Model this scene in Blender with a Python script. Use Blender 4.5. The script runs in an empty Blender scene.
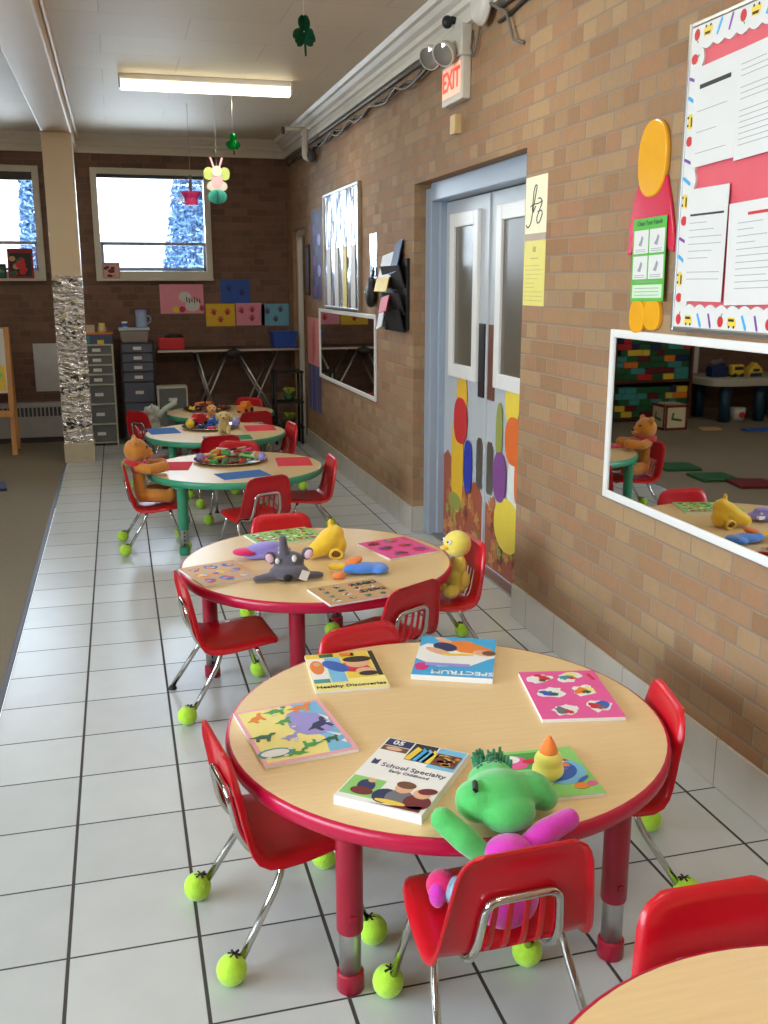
import bpy, bmesh, math, random
from mathutils import Vector, Matrix, Euler
random.seed(7)
C = bpy.context.scene.collection
PI = math.pi

# ------------------------------------------------------------------ helpers
def lin(c):
    return tuple(((v/255)/12.92 if v/255 <= .04045 else ((v/255+.055)/1.055)**2.4) for v in c)

class NT:
    def __init__(s, m):
        s.nt = m.node_tree; s.bsdf = s.nt.nodes['Principled BSDF']
    def n(s, t, **k):
        o = s.nt.nodes.new(t)
        for a, v in k.items(): setattr(o, a, v)
        return o
    def l(s, a, b): s.nt.links.new(a, b)
    def m(s, op, a, b=None, c=None):
        o = s.n('ShaderNodeMath', operation=op)
        for i, v in enumerate((a, b, c)):
            if v is None: continue
            if isinstance(v, (int, float)): o.inputs[i].default_value = v
            else: s.l(v, o.inputs[i])
        return o.outputs[0]
    def mix(s, f, a, b, mode='MIX'):
        o = s.n('ShaderNodeMix', data_type='RGBA', blend_type=mode)
        for i, v in ((0, f), (6, a), (7, b)):
            if isinstance(v, (int, float)): o.inputs[i].default_value = v
            elif isinstance(v, tuple): o.inputs[i].default_value = (*v[:3], 1)
            else: s.l(v, o.inputs[i])
        return o.outputs[2]
    def coords(s):
        return s.n('ShaderNodeTexCoord').outputs['Object']
    def noise(s, scale, vec=None, detail=2, stretch=None):
        o = s.n('ShaderNodeTexNoise'); o.inputs['Scale'].default_value = scale; o.inputs['Detail'].default_value = detail
        v = vec or s.coords()
        if stretch:
            mp = s.n('ShaderNodeMapping'); mp.inputs['Scale'].default_value = stretch; s.l(v, mp.inputs[0]); v = mp.outputs[0]
        s.l(v, o.inputs['Vector']); return o.outputs['Fac']
    def bump(s, h, strength=.3, dist=.002):
        b = s.n('ShaderNodeBump'); b.inputs['Strength'].default_value = strength; b.inputs['Distance'].default_value = dist
        s.l(h, b.inputs['Height']); s.l(b.outputs[0], s.bsdf.inputs['Normal'])

MATS = {}
def mat(name, rgb, rough=.5, metal=0., var=.08, scale=12., bump=0., bscale=60., coat=0., emit=None, estr=0., trans=0., stretch=None, alpha=1., sheen=0.):
    if name in MATS: return MATS[name]
    m = bpy.data.materials.new(name); m.use_nodes = True; t = NT(m); b = t.bsdf
    c = lin(rgb)
    if var:
        f = t.noise(scale, stretch=stretch, detail=3)
        lo = tuple(max(0, v*(1-var*1.6)) for v in c); hi = tuple(min(1, v*(1+var*1.6)) for v in c)
        t.l(t.mix(f, lo, hi), b.inputs['Base Color'])
    else: b.inputs['Base Color'].default_value = (*c, 1)
    b.inputs['Roughness'].default_value = rough; b.inputs['Metallic'].default_value = metal
    b.inputs['Coat Weight'].default_value = coat; b.inputs['Coat Roughness'].default_value = .15
    b.inputs['Transmission Weight'].default_value = trans; b.inputs['Alpha'].default_value = alpha
    b.inputs['Sheen Weight'].default_value = sheen
    if emit: b.inputs['Emission Color'].default_value = (*lin(emit), 1); b.inputs['Emission Strength'].default_value = estr
    if bump: t.bump(t.noise(bscale), bump)
    MATS[name] = m; return m

class MB:
    """collects shapes; build() links them as ONE mesh object"""
    def __init__(s): s.b = bmesh.new(); s.mi = 0; s.sm = False
    def _fin(s, faces):
        for f in faces: f.material_index = s.mi; f.smooth = s.sm
    def raw(s, verts, faces):
        vs = [s.b.verts.new(v) for v in verts]; out = []
        for f in faces:
            try: out.append(s.b.faces.new([vs[i] for i in f]))
            except ValueError: pass
        s._fin(out); return s
    def box(s, c, d, rot=None, bev=0., seg=1):
        r = bmesh.ops.create_cube(s.b, size=1.); vs = r['verts']
        M = Matrix.Translation(c) @ (Euler(rot).to_matrix().to_4x4() if rot else Matrix()) @ Matrix.Diagonal((*d, 1))
        bmesh.ops.transform(s.b, matrix=M, verts=vs)
        fs = list({f for v in vs for f in v.link_faces})
        s._fin(fs)
        if bev:
            es = list({e for v in vs for e in v.link_edges})
            q = bmesh.ops.bevel(s.b, geom=es, offset=bev, segments=seg, affect='EDGES', profile=.5)
            s._fin(q['faces'])
        return s
    def ell(s, c, r, rot=None, seg=20, rings=12):
        q = bmesh.ops.create_uvsphere(s.b, u_segments=seg, v_segments=rings, radius=1.); vs = q['verts']
        if isinstance(r, (int, float)): r = (r, r, r)
        M = Matrix.Translation(c) @ (Euler(rot).to_matrix().to_4x4() if rot else Matrix()) @ Matrix.Diagonal((*r, 1))
        bmesh.ops.transform(s.b, matrix=M, verts=vs)
        fs = {f for v in vs for f in v.link_faces}
        for f in fs: f.material_index = s.mi; f.smooth = True
        return s
    def tube(s, pts, r, n=10, cap=True, fillet=0., closed=False):
        P = [Vector(p) for p in pts]
        if fillet: P = fil(P, fillet)
        rs = r if isinstance(r, (list, tuple)) else [r]*len(P)
        rings = []; up = None
        for i, p in enumerate(P):
            if closed: t = (P[(i+1) % len(P)]-P[i-1]).normalized()
            else: t = (P[min(i+1, len(P)-1)]-P[max(i-1, 0)]).normalized()
            if up is None:
                a = Vector((0, 0, 1)) if abs(t.z) < .9 else Vector((1, 0, 0)); up = t.cross(a).normalized()
            else:
                up = (up - t*up.dot(t)).normalized()
            w = t.cross(up)
            rings.append([s.b.verts.new(p+(up*math.cos(2*PI*k/n)+w*math.sin(2*PI*k/n))*rs[i]) for k in range(n)])
        fs = []
        R = len(rings)
        for i in range(R if closed else R-1):
            a, b = rings[i], rings[(i+1) % R]
            for k in range(n): fs.append(s.b.faces.new((a[k], a[(k+1) % n], b[(k+1) % n], b[k])))
        for f in fs: f.material_index = s.mi; f.smooth = True
        if cap and not closed:
            s._fin([s.b.faces.new(rings[0][::-1]), s.b.faces.new(rings[-1])])
        return s
    def lathe(s, prof, c=(0, 0, 0), n=48, smooth=True):
        rings = []
        for r, z in prof:
            if r < 1e-6: rings.append([s.b.verts.new((c[0], c[1], c[2]+z))])
            else: rings.append([s.b.verts.new((c[0]+r*math.cos(2*PI*k/n), c[1]+r*math.sin(2*PI*k/n), c[2]+z)) for k in range(n)])
        for a, b in zip(rings, rings[1:]):
            for k in range(n):
                j = (k+1) % n
                q = [a[k % len(a)], a[j % len(a)], b[j % len(b)], b[k % len(b)]]
                u = []
                for v in q:
                    if v not in u: u.append(v)
                if len(u) > 2:
                    f = s.b.faces.new(u); f.material_index = s.mi; f.smooth = smooth
        return s
    def prism(s, out, h, M=None):
        """outline in local xy, extruded 0..h along local z, placed by M"""
        M = M or Matrix(); n = len(out)
        a = [s.b.verts.new(M @ Vector((x, y, 0))) for x, y in out]; b = [s.b.verts.new(M @ Vector((x, y, h))) for x, y in out]
        fs = [s.b.faces.new(a[::-1]), s.b.faces.new(b)]
        for i in range(n): fs.append(s.b.faces.new((a[i], a[(i+1) % n], b[(i+1) % n], b[i])))
        s._fin(fs); return s
    def text(s, body, size, M, depth=.0006, bold=False):
        cu = bpy.data.curves.new('txt', 'FONT'); cu.body = body; cu.size = size; cu.align_x = 'CENTER'; cu.align_y = 'CENTER'
        cu.extrude = depth/2; cu.resolution_u = 2
        if bold: cu.offset = size*.02
        o = bpy.data.objects.new('txt', cu); C.objects.link(o)
        bpy.context.view_layer.update()
        me = bpy.data.meshes.new_from_object(o.evaluated_get(bpy.context.evaluated_depsgraph_get()))
        bpy.data.objects.remove(o); bpy.data.curves.remove(cu)
        me.transform(M)
        k = len(s.b.faces); s.b.from_mesh(me); s.b.faces.ensure_lookup_table()
        for f in s.b.faces[k:]: f.material_index = s.mi; f.smooth = False
        bpy.data.meshes.remove(me); return s
    def build(s, name, mats, parent=None, bevel=0., bseg=2, loc=None, rz=None, recalc=True, sharp=None):
        if recalc: bmesh.ops.recalc_face_normals(s.b, faces=s.b.faces[:])
        me = bpy.data.meshes.new(name); s.b.to_mesh(me); s.b.free()
        for m in (mats if isinstance(mats, (list, tuple)) else [mats]): me.materials.append(m)
        if sharp: me.set_sharp_from_angle(angle=sharp)
        o = bpy.data.objects.new(name, me); C.objects.link(o)
        if parent: o.parent = parent
        if loc: o.location = loc
        if rz is not None: o.rotation_euler = (0, 0, rz)
        if bevel:
            q = o.modifiers.new('bevel', 'BEVEL'); q.width = bevel; q.segments = bseg; q.limit_method = 'ANGLE'
        return o

def fil(P, r, k=5):
    out = [P[0]]
    for a, b, c in zip(P, P[1:], P[2:]):
        u = (a-b); v = (c-b); d = min(r, u.length*.48, v.length*.48)
        s = b+u.normalized()*d; e = b+v.normalized()*d
        for i in range(k+1):
            t = i/k; out.append((1-t)**2*s+2*t*(1-t)*b+t*t*e)
    out.append(P[-1]); return out

def tag(o, label, cat, group=None, kind=None):
    if label: o['label'] = label
    if cat: o['category'] = cat
    if group: o['group'] = group
    if kind: o['kind'] = kind
    return o
def thing(name, label, cat, loc=(0, 0, 0), rz=0., group=None):
    o = bpy.data.objects.new(name, None); C.objects.link(o); o.empty_display_size = .05
    o.location = loc; o.rotation_euler = (0, 0, rz); return tag(o, label, cat, group)
def copy_tree(o, parent=None):
    c = o.copy(); C.objects.link(c)
    if parent: c.parent = parent
    for ch in list(o.children): copy_tree(ch, c)
    return c
def struct(o, label=None, cat=None): return tag(o, label, cat, kind='structure')
def fuse(o, vox=.004, smooth=4):
    r = o.modifiers.new('remesh', 'REMESH'); r.mode = 'VOXEL'; r.voxel_size = vox; r.use_smooth_shade = True
    q = o.modifiers.new('smooth', 'SMOOTH'); q.factor = .5; q.iterations = smooth
    return o

# ------------------------------------------------------------------ materials
def brick_mat(name, cols, mortar):
    m = bpy.data.materials.new(name); m.use_nodes = True; t = NT(m)
    sep = t.n('ShaderNodeSeparateXYZ'); co = t.coords(); t.l(co, sep.inputs[0])
    u = t.m('ADD', sep.outputs[0], sep.outputs[1]); v = sep.outputs[2]
    ch, per, jt = .0668, .2136, .0042      # courses of long bricks alternate with courses of short ends
    vr = t.m('DIVIDE', v, ch); row = t.m('FLOOR', vr); fv = t.m('MULTIPLY', t.m('FRACT', vr), ch)
    hd = t.m('MODULO', t.m('ABSOLUTE', row), 2.)
    wl = t.m('SUBTRACT', per, t.m('MULTIPLY', hd, per/2))
    jog = t.m('MULTIPLY', t.m('MODULO', t.m('ABSOLUTE', t.m('FLOOR', t.m('MULTIPLY', row, .5))), 2.), per*.5)
    ur = t.m('DIVIDE', t.m('ADD', t.m('ADD', u, 20.), t.m('ADD', t.m('MULTIPLY', hd, per/4), jog)), wl); cell = t.m('FLOOR', ur); fu = t.m('FRACT', ur)
    lu = t.m('MULTIPLY', fu, wl)
    du = t.m('MINIMUM', lu, t.m('SUBTRACT', wl, lu)); dv = t.m('MINIMUM', fv, t.m('SUBTRACT', ch, fv))
    d = t.m('MINIMUM', du, dv)
    wob = t.m('MULTIPLY', t.m('SUBTRACT', t.noise(30., co), .5), .003)
    mask = t.n('ShaderNodeMapRange'); mask.inputs['From Min'].default_value = jt-.0012; mask.inputs['From Max'].default_value = jt+.0012
    t.l(t.m('ADD', d, wob), mask.inputs['Value'])
    idv = t.n('ShaderNodeCombineXYZ'); t.l(t.m('ADD', t.m('MULTIPLY', cell, 2.), hd), idv.inputs[0]); t.l(row, idv.inputs[1])
    wn = t.n('ShaderNodeTexWhiteNoise', noise_dimensions='3D'); t.l(idv.outputs[0], wn.inputs['Vector'])
    cr = t.n('ShaderNodeValToRGB'); cr.color_ramp.interpolation = 'LINEAR'
    e = cr.color_ramp.elements
    e[0].color = (*lin(cols[0]), 1); e[1].color = (*lin(cols[-1]), 1)
    for i, c in enumerate(cols[1:-1]):
        x = e.new((i+1)/(len(cols)-1)); x.color = (*lin(c), 1)
    t.l(wn.outputs['Value'], cr.inputs[0])
    grain = t.noise(90., co, 4); big = t.noise(1.1, co, 2)
    bc = t.mix(.45, cr.outputs[0], t.mix(t.m('ADD', t.m('MULTIPLY', grain, .55), t.m('MULTIPLY', t.noise(26., co, 3), .45)), (.35,.33,.30), (1.15, 1.15, 1.15)), 'MULTIPLY')
    bc = t.mix(t.m('MULTIPLY', big, .35), bc, lin(mortar))
    col = t.mix(mask.outputs[0], lin(mortar), bc)
    t.l(col, t.bsdf.inputs['Base Color']); t.bsdf.inputs['Roughness'].default_value = .75
    h = t.m('ADD', t.m('MULTIPLY', mask.outputs[0], 1.), t.m('MULTIPLY', grain, .3)); t.bump(h, .45, .004)
    return m
M_brick = brick_mat('tan_brick', [(150, 108, 70), (171, 131, 90), (182, 147, 104), (159, 118, 78), (174, 124, 86), (166, 136, 98)], (142, 122, 102))
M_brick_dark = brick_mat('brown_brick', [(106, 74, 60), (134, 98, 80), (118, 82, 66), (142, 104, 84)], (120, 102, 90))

def tile_mat():
    m = bpy.data.materials.new('floor_tile'); m.use_nodes = True; t = NT(m); co = t.coords()
    sep = t.n('ShaderNodeSeparateXYZ'); t.l(co, sep.inputs[0])
    px, py = .2953, .2893
    ux = t.m('DIVIDE', t.m('ADD', sep.outputs[0], .198+px*20), px); uy = t.m('DIVIDE', t.m('ADD', sep.outputs[1], -2.037+py*40), py)
    fx, fy = t.m('FRACT', ux), t.m('FRACT', uy)
    dx = t.m('MULTIPLY', t.m('MINIMUM', fx, t.m('SUBTRACT', 1., fx)), px); dy = t.m('MULTIPLY', t.m('MINIMUM', fy, t.m('SUBTRACT', 1., fy)), py)
    def mk(d, w):
        r = t.n('ShaderNodeMapRange'); r.inputs['From Min'].default_value = w; r.inputs['From Max'].default_value = w+.0012; t.l(d, r.inputs['Value']); return r.outputs[0]
    mask = t.m('MINIMUM', mk(dx, .0036), mk(dy, .0022))
    idv = t.n('ShaderNodeCombineXYZ'); t.l(t.m('FLOOR', ux), idv.inputs[0]); t.l(t.m('FLOOR', uy), idv.inputs[1])
    wn = t.n('ShaderNodeTexWhiteNoise', noise_dimensions='3D'); t.l(idv.outputs[0], wn.inputs['Vector'])
    mott = t.noise(9., co, 4)
    f = t.m('ADD', t.m('MULTIPLY', wn.outputs['Value'], .45), t.m('MULTIPLY', mott, .55))
    tc = t.mix(f, lin((184, 190, 191)), lin((206, 212, 212)))
    t.l(t.mix(mask, lin((62, 60, 60)), tc), t.bsdf.inputs['Base Color'])
    t.l(t.m('SUBTRACT', .75, t.m('MULTIPLY', mask, .47)), t.bsdf.inputs['Roughness'])
    t.bump(mask, .5, .002); return m
M_tile = tile_mat()
def base_tile_mat():
    m = bpy.data.materials.new('base_tile'); m.use_nodes = True; t = NT(m); co = t.coords()
    sep = t.n('ShaderNodeSeparateXYZ'); t.l(co, sep.inputs[0])
    uy = t.m('DIVIDE', t.m('ADD', t.m('ADD', sep.outputs[1], sep.outputs[0]), 40-.03), .2893); fy = t.m('FRACT', uy)
    dy = t.m('MULTIPLY', t.m('MINIMUM', fy, t.m('SUBTRACT', 1., fy)), .2893)
    r = t.n('ShaderNodeMapRange'); r.inputs['From Min'].default_value = .0012; r.inputs['From Max'].default_value = .0025; t.l(dy, r.inputs['Value'])
    tc = t.mix(t.noise(7., co, 4), lin((184, 178, 166)), lin((204, 198, 188)))
    t.l(t.mix(r.outputs[0], lin((120, 112, 104)), tc), t.bsdf.inputs['Base Color']); t.bsdf.inputs['Roughness'].default_value = .3
    return m
M_base = base_tile_mat()
def ceil_mat():
    m = bpy.data.materials.new('ceiling_paint'); m.use_nodes = True; t = NT(m); co = t.coords()
    b = t.n('ShaderNodeTexBrick'); t.l(co, b.inputs['Vector'])
    for k, v in (('Scale', 1.), ('Mortar Size', .004), ('Brick Width', .92), ('Row Height', .46), ('Mortar Smooth', .4), ('Bias', 0.)): b.inputs[k].default_value = v
    b.inputs['Color1'].default_value = (*lin((220, 206, 182)), 1); b.inputs['Color2'].default_value = (*lin((225, 211, 188)), 1); b.inputs['Mortar'].default_value = (*lin((206, 190, 166)), 1)
    c = t.mix(.15, b.outputs[0], t.mix(t.noise(40., co, 4), (.5, .5, .5), (1., 1., 1.)), 'MULTIPLY')
    t.l(c, t.bsdf.inputs['Base Color']); t.bsdf.inputs['Roughness'].default_value = .55
    t.bump(t.m('ADD', t.noise(50., co, 3), t.m('MULTIPLY', b.outputs['Fac'], -2.)), .25, .003); return m
M_ceil = ceil_mat()
M_carpet = mat('carpet', (128, 119, 102), .95, var=.18, scale=160, bump=.8, bscale=400)
M_cream = mat('cream_paint', (216, 196, 164), .45, var=.03, scale=3)
M_white = mat('white_paint', (214, 208, 196), .4, var=.03, scale=4)
M_crown = mat('crown_paint', (220, 212, 198), .45, var=.03, scale=4)
M_frame = mat('pale_window_frame', (206, 200, 184), .4, var=.04, scale=6)
M_steel = mat('grey_door_steel', (158, 170, 186), .35, var=.03, scale=5)
M_leaf = mat('door_paint', (188, 192, 196), .35, var=.03, scale=5)
M_chrome = mat('chrome', (200, 198, 194), .13, 1., var=.03, scale=30)
M_alum = mat('aluminium', (190, 190, 188), .35, 1., var=.04, scale=20)
M_red = mat('red_plastic', (198, 18, 34), .28, var=.05, scale=14, bump=.06, bscale=500)
M_redrim = mat('crimson_edge_band', (188, 16, 62), .3, var=.04, scale=8)
M_grnrim = mat('green_edge_band', (64, 158, 122), .35, var=.05, scale=8)
M_wood = mat('maple_laminate', (230, 200, 148), .32, var=.06, scale=7, stretch=(1, 14, 1))
M_ball = mat('tennis_felt', (182, 232, 58), .95, var=.14, scale=45, bump=.9, bscale=260, sheen=.4)
M_black = mat('black', (22, 22, 24), .5, var=.1)
M_blackp = mat('black_plastic', (30, 30, 34), .35, var=.1)
M_dark = mat('dark_grey', (70, 68, 70), .6, var=.1)
M_paper = mat('white_paper', (222, 221, 218), .5, var=.03, scale=5)
M_ink = mat('grey_print', (150, 152, 156), .6, var=.1, scale=60)
M_inkd = mat('black_print', (44, 44, 48), .6, var=.1, scale=60)
M_mirror = mat('mirror_glass', (214, 214, 212), .015, 1., var=0)
M_whiteframe = mat('white_frame', (232, 230, 226), .35, var=.02)
def glass_mat():
    m = bpy.data.materials.new('window_glass'); m.use_nodes = True; t = NT(m); nt = t.nt
    tr = t.n('ShaderNodeBsdfTransparent'); gl = t.n('ShaderNodeBsdfGlossy'); gl.inputs['Roughness'].default_value = .03
    fr = t.n('ShaderNodeFresnel'); mx = t.n('ShaderNodeMixShader')
    tr.inputs[0].default_value = (.93, .97, 1, 1)
    t.l(fr.outputs[0], mx.inputs[0]); t.l(tr.outputs[0], mx.inputs[1]); t.l(gl.outputs[0], mx.inputs[2])
    t.l(mx.outputs[0], nt.nodes['Material Output'].inputs['Surface']); return m
M_glass = glass_mat()
def flat(name, rgb, rough=.5): return mat(name, rgb, rough, var=.04, scale=20)
PAL = dict(red=(206, 40, 44), pink=(232, 90, 160), hot=(222, 30, 130), orange=(236, 132, 44), yellow=(238, 206, 70), lemon=(244, 232, 140), green=(70, 160, 70), lgreen=(140, 206, 110), dgreen=(30, 96, 56),
           teal=(60, 150, 150), sky=(120, 190, 232), blue=(40, 96, 190), navy=(26, 40, 92), purple=(120, 70, 160), lav=(158, 150, 222), brown=(110, 70, 44), skin=(226, 176, 140), white=(238, 238, 236), black=(30, 30, 32), grey=(110, 110, 118), maroon=(110, 24, 34), tan=(200, 160, 110), cyan=(60, 170, 226))
def P(k): return flat('print_'+k, PAL[k], .5)

# ------------------------------------------------------------------ camera
cam = bpy.data.cameras.new('camera'); co_ = bpy.data.objects.new('camera', cam); C.objects.link(co_)
bpy.context.scene.camera = co_
cam.sensor_fit = 'VERTICAL'; cam.sensor_height = 24.; cam.lens = 968.07/1024*24; cam.clip_start = .05
pitch, yaw, roll = .232548470, .263427238, -.00143220261
cy, sy, cp, sp = math.cos(yaw), math.sin(yaw), math.cos(pitch), math.sin(pitch)
Fw = Vector((sy*cp, cy*cp, -sp)); Rt = Vector((cy, -sy, 0)); Up = Rt.cross(Fw)
R2 = Rt*math.cos(roll)+Up*math.sin(roll); U2 = -Rt*math.sin(roll)+Up*math.cos(roll)
co_.matrix_world = Matrix(((R2.x, U2.x, -Fw.x, 0), (R2.y, U2.y, -Fw.y, 0), (R2.z, U2.z, -Fw.z, 1.5), (0, 0, 0, 1)))

# ------------------------------------------------------------------ room shell
XW, YB, YR, XL, ZC = 1.682, 9.9, -3.6, -4.6, 2.83
def wall_cells(name, m, plane, fixed, us, vs, holes, thick, sign):
    """wall in plane 'x' or 'y' with rectangular holes (u0,u1,v0,v1); one mesh of boxes, sign = direction outward"""
    mb = MB()
    for u0, u1 in zip(us, us[1:]):
        for v0, v1 in zip(vs, vs[1:]):
            cu, cv = (u0+u1)/2, (v0+v1)/2
            if any(h[0] < cu < h[1] and h[2] < cv < h[3] for h in holes): continue
            c = fixed+sign*thick/2
            if plane == 'x': mb.box((c, cu, cv), (thick, u1-u0, v1-v0))
            else: mb.box((cu, c, cv), (u1-u0, thick, v1-v0))
    bmesh.ops.remove_doubles(mb.b, verts=mb.b.verts[:], dist=1e-5)
    seen = {}
    for f in list(mb.b.faces):
        k = tuple(round(x, 4) for x in f.calc_center_median())
        seen.setdefault(k, []).append(f)
    bmesh.ops.delete(mb.b, geom=[f for fs in seen.values() if len(fs) > 1 for f in fs], context='FACES')
    return struct(mb.build(name, m))
D0, D1, DZ = 3.95, 5.56, 2.045
struct(MB().raw([(-.49, YR, 0), (2.1, YR, 0), (2.1, YB, 0), (-.49, YB, 0), (-.49, YR, -.05), (2.1, YR, -.05), (2.1, YB, -.05), (-.49, YB, -.05)],
    [(0, 1, 2, 3), (7, 6, 5, 4), (0, 4, 5, 1), (1, 5, 6, 2), (2, 6, 7, 3), (3, 7, 4, 0)]).build('floor', M_tile), 'pale grey square floor tiles with dark grout', 'floor')
struct(MB().box(((XL-.515)/2, (YB+YR)/2, -.021), (-.515-XL, YB-YR, .05)).build('floor_carpet', M_carpet), 'brown grey carpet left of the tiled floor', 'floor')
struct(MB().prism([(-.515, 0), (-.515, .006), (-.506, .009), (-.497, .004), (-.492, 0)], YB-YR-.02, Matrix.Translation((0, YB-.01, 0)) @ Matrix.Rotation(PI/2, 4, 'X')).build('trim_carpet_edge', mat('edge_strip', (120, 124, 134), .45, .6)), 'metal strip between carpet and tiles', 'floor strip')
wall_cells('wall_right', M_brick, 'x', XW, [YR, D0, D1, 8.98, 9.62, YB], [0, 1.99, DZ, 2.9], [(D0, D1, 0, DZ), (8.98, 9.62, 0, 1.99)], .12, 1)
W1 = (-.17, .93, 1.52, 2.55); W2 = (-1.72, -.625, 1.52, 2.55)
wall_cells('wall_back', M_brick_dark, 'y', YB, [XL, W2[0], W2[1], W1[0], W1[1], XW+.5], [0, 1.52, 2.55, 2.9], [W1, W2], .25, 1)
LW = [(-2.9, -.9, .85, 2.5), (-.6, 1.4, .85, 2.5), (1.7, 3.7, .85, 2.5)]
wall_cells('wall_left', M_brick, 'x', XL, [YR, -2.9, -.9, -.6, 1.4, 1.7, 3.7, YB], [0, .85, 2.5, 2.9], LW, .2, -1)
struct(MB().box(((XL+XW+.5)/2, YR-.1, 1.45), (XW+.5-XL, .2, 2.9)).build('wall_rear', M_brick))
struct(MB().box(((XL+XW+.5)/2, (YB+YR)/2, ZC+.05), (XW+.5-XL, YB-YR, .1)).build('ceiling', M_ceil), 'painted off-white ceiling of large flat tiles', 'ceiling')
# baseboards
def prof_x(prof, y0, y1):  # profile (dx from wall into room, z)
    return [(XW-d, z) for d, z in prof]
def base(name, y0, y1):
    mb = MB(); mb.box((XW-.006, (y0+y1)/2, .079), (.012, y1-y0, .158)); return struct(mb.build(name, M_base, bevel=.004))
base('baseboard_right', YR, D0); base('baseboard_right_far', D1, 8.98)
mb = MB(); mb.box((XW+.045, D1+.001, .079), (.09, .012, .158)); struct(mb.build('baseboard_door_return', M_base, bevel=.003))
mb = MB(); mb.box((XW+.045, D0-.001, .079), (.09, .012, .158)); struct(mb.build('baseboard_near_return', M_base, bevel=.003))
# crown moulding
cprof = [(0, 2.675), (.03, 2.675), (.034, 2.70), (.03, 2.735), (.05, 2.742), (.056, 2.765), (.08, 2.78), (.1, 2.80), (.12, 2.806), (.135, ZC), (0, ZC)]
mb = MB(); mb.prism([(XW-d, z) for d, z in cprof], YB-YR, Matrix.Translation((0, YB, 0)) @ Matrix.Rotation(PI/2, 4, 'X')); struct(mb.build('trim_1', M_crown), 'stepped cornice above the long brick wall', 'cornice')
mb = MB(); mb.prism([(-(YB-d), z) for d, z in cprof], XW-XL, Matrix.Translation((XW, 0, 0)) @ Matrix.Rotation(-PI/2, 4, 'Z') @ Matrix.Rotation(PI/2, 4, 'X')); struct(mb.build('trim_2', M_crown), 'stepped cornice above the window wall', 'cornice')
# ceiling beam + column
BX0, BX1, BZ = -.5, -.268, 2.675
mb = MB(); mb.box(((BX0+BX1)/2, (YB+YR)/2, (BZ+ZC)/2), (BX1-BX0, YB-YR, ZC-BZ)); mb.box((BX1+.012, (YB+YR)/2, ZC-.03), (.024, YB-YR, .06)); mb.box((BX0-.012, (YB+YR)/2, ZC-.03), (.024, YB-YR, .06))
struct(mb.build('ceiling_beam', mat('beam_paint', (214, 192, 166), .45, var=.03, scale=3), bevel=.012, bseg=3), 'glossy cream beam running along the ceiling', 'beam')
def foil_wrap_mat():
    m = bpy.data.materials.new('mylar'); m.use_nodes = True; t = NT(m); co = t.coords()
    n1 = t.noise(7., co, 3, (1.5, 1, 3)); n2 = t.noise(24., co, 4)
    r = t.n('ShaderNodeValToRGB'); e = r.color_ramp.elements
    e[0].position = .55; e[0].color = (*lin((206, 206, 208)), 1); e[1].position = .72; e[1].color = (*lin((190, 178, 140)), 1)
    t.l(n1, r.inputs[0]); t.l(r.outputs[0], t.bsdf.inputs['Base Color']); t.bsdf.inputs['Metallic'].default_value = 1.; t.bsdf.inputs['Roughness'].default_value = .16
    t.bump(t.m('ADD', n1, t.m('MULTIPLY', n2, .12)), 1., .05); return m
M_mylar = foil_wrap_mat()
CX, CYF = -.384, 8.6
mb = MB(); mb.box((CX, CYF+.12, BZ/2), (.232, .24, BZ)); col = struct(mb.build('pillar', M_cream, bevel=.006), 'cream square pillar holding up the ceiling beam', 'pillar')
mb = MB(); mb.box((CX, CYF+.115, .08), (.25, .262, .16)); struct(mb.build('trim_3', mat('pillar_base', (192, 184, 160), .4), bevel=.004), 'tiled block base around the pillar foot', 'pillar base')
wrap = thing('foil_wrap', 'crinkled silver foil wrapped around the cream pillar', 'foil', (CX, CYF-.006, .165))
mb = MB(); q_ = []; ns = 24; cs = ((-.119, .002), (.119, .002), (.119, .248), (-.119, .248))
for k in range(ns+1):
    for a_ in range(4):
        for e_ in range(6):
            u_ = e_/6; x_ = cs[a_][0]*(1-u_)+cs[(a_+1) % 4][0]*u_; y_ = cs[a_][1]*(1-u_)+cs[(a_+1) % 4][1]*u_; q_.append((x_, y_, .005+1.39*k/ns))
mb.sm = True; mb.raw(q_, [(k*24+e_, k*24+(e_+1) % 24, (k+1)*24+(e_+1) % 24, (k+1)*24+e_) for k in range(ns) for e_ in range(24)]); w = mb.build('foil_sheet', M_mylar, wrap, sharp=.8)
mb = MB(); rr = random.Random(3)
for z, n in ((1.34, 3), (1.0, 9), (.9, 6), (.47, 12), (.56, 10), (.16, 14), (.2, 8)):
    for i in range(n):
        x = rr.uniform(-.11, .11); mb.box((x, -.0028, z+rr.uniform(-.03, .03)+x*.12), (.026, .003, .010), (0, rr.uniform(-1, 1), 0))
mb.build('printed_marks', M_inkd, wrap)
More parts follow.
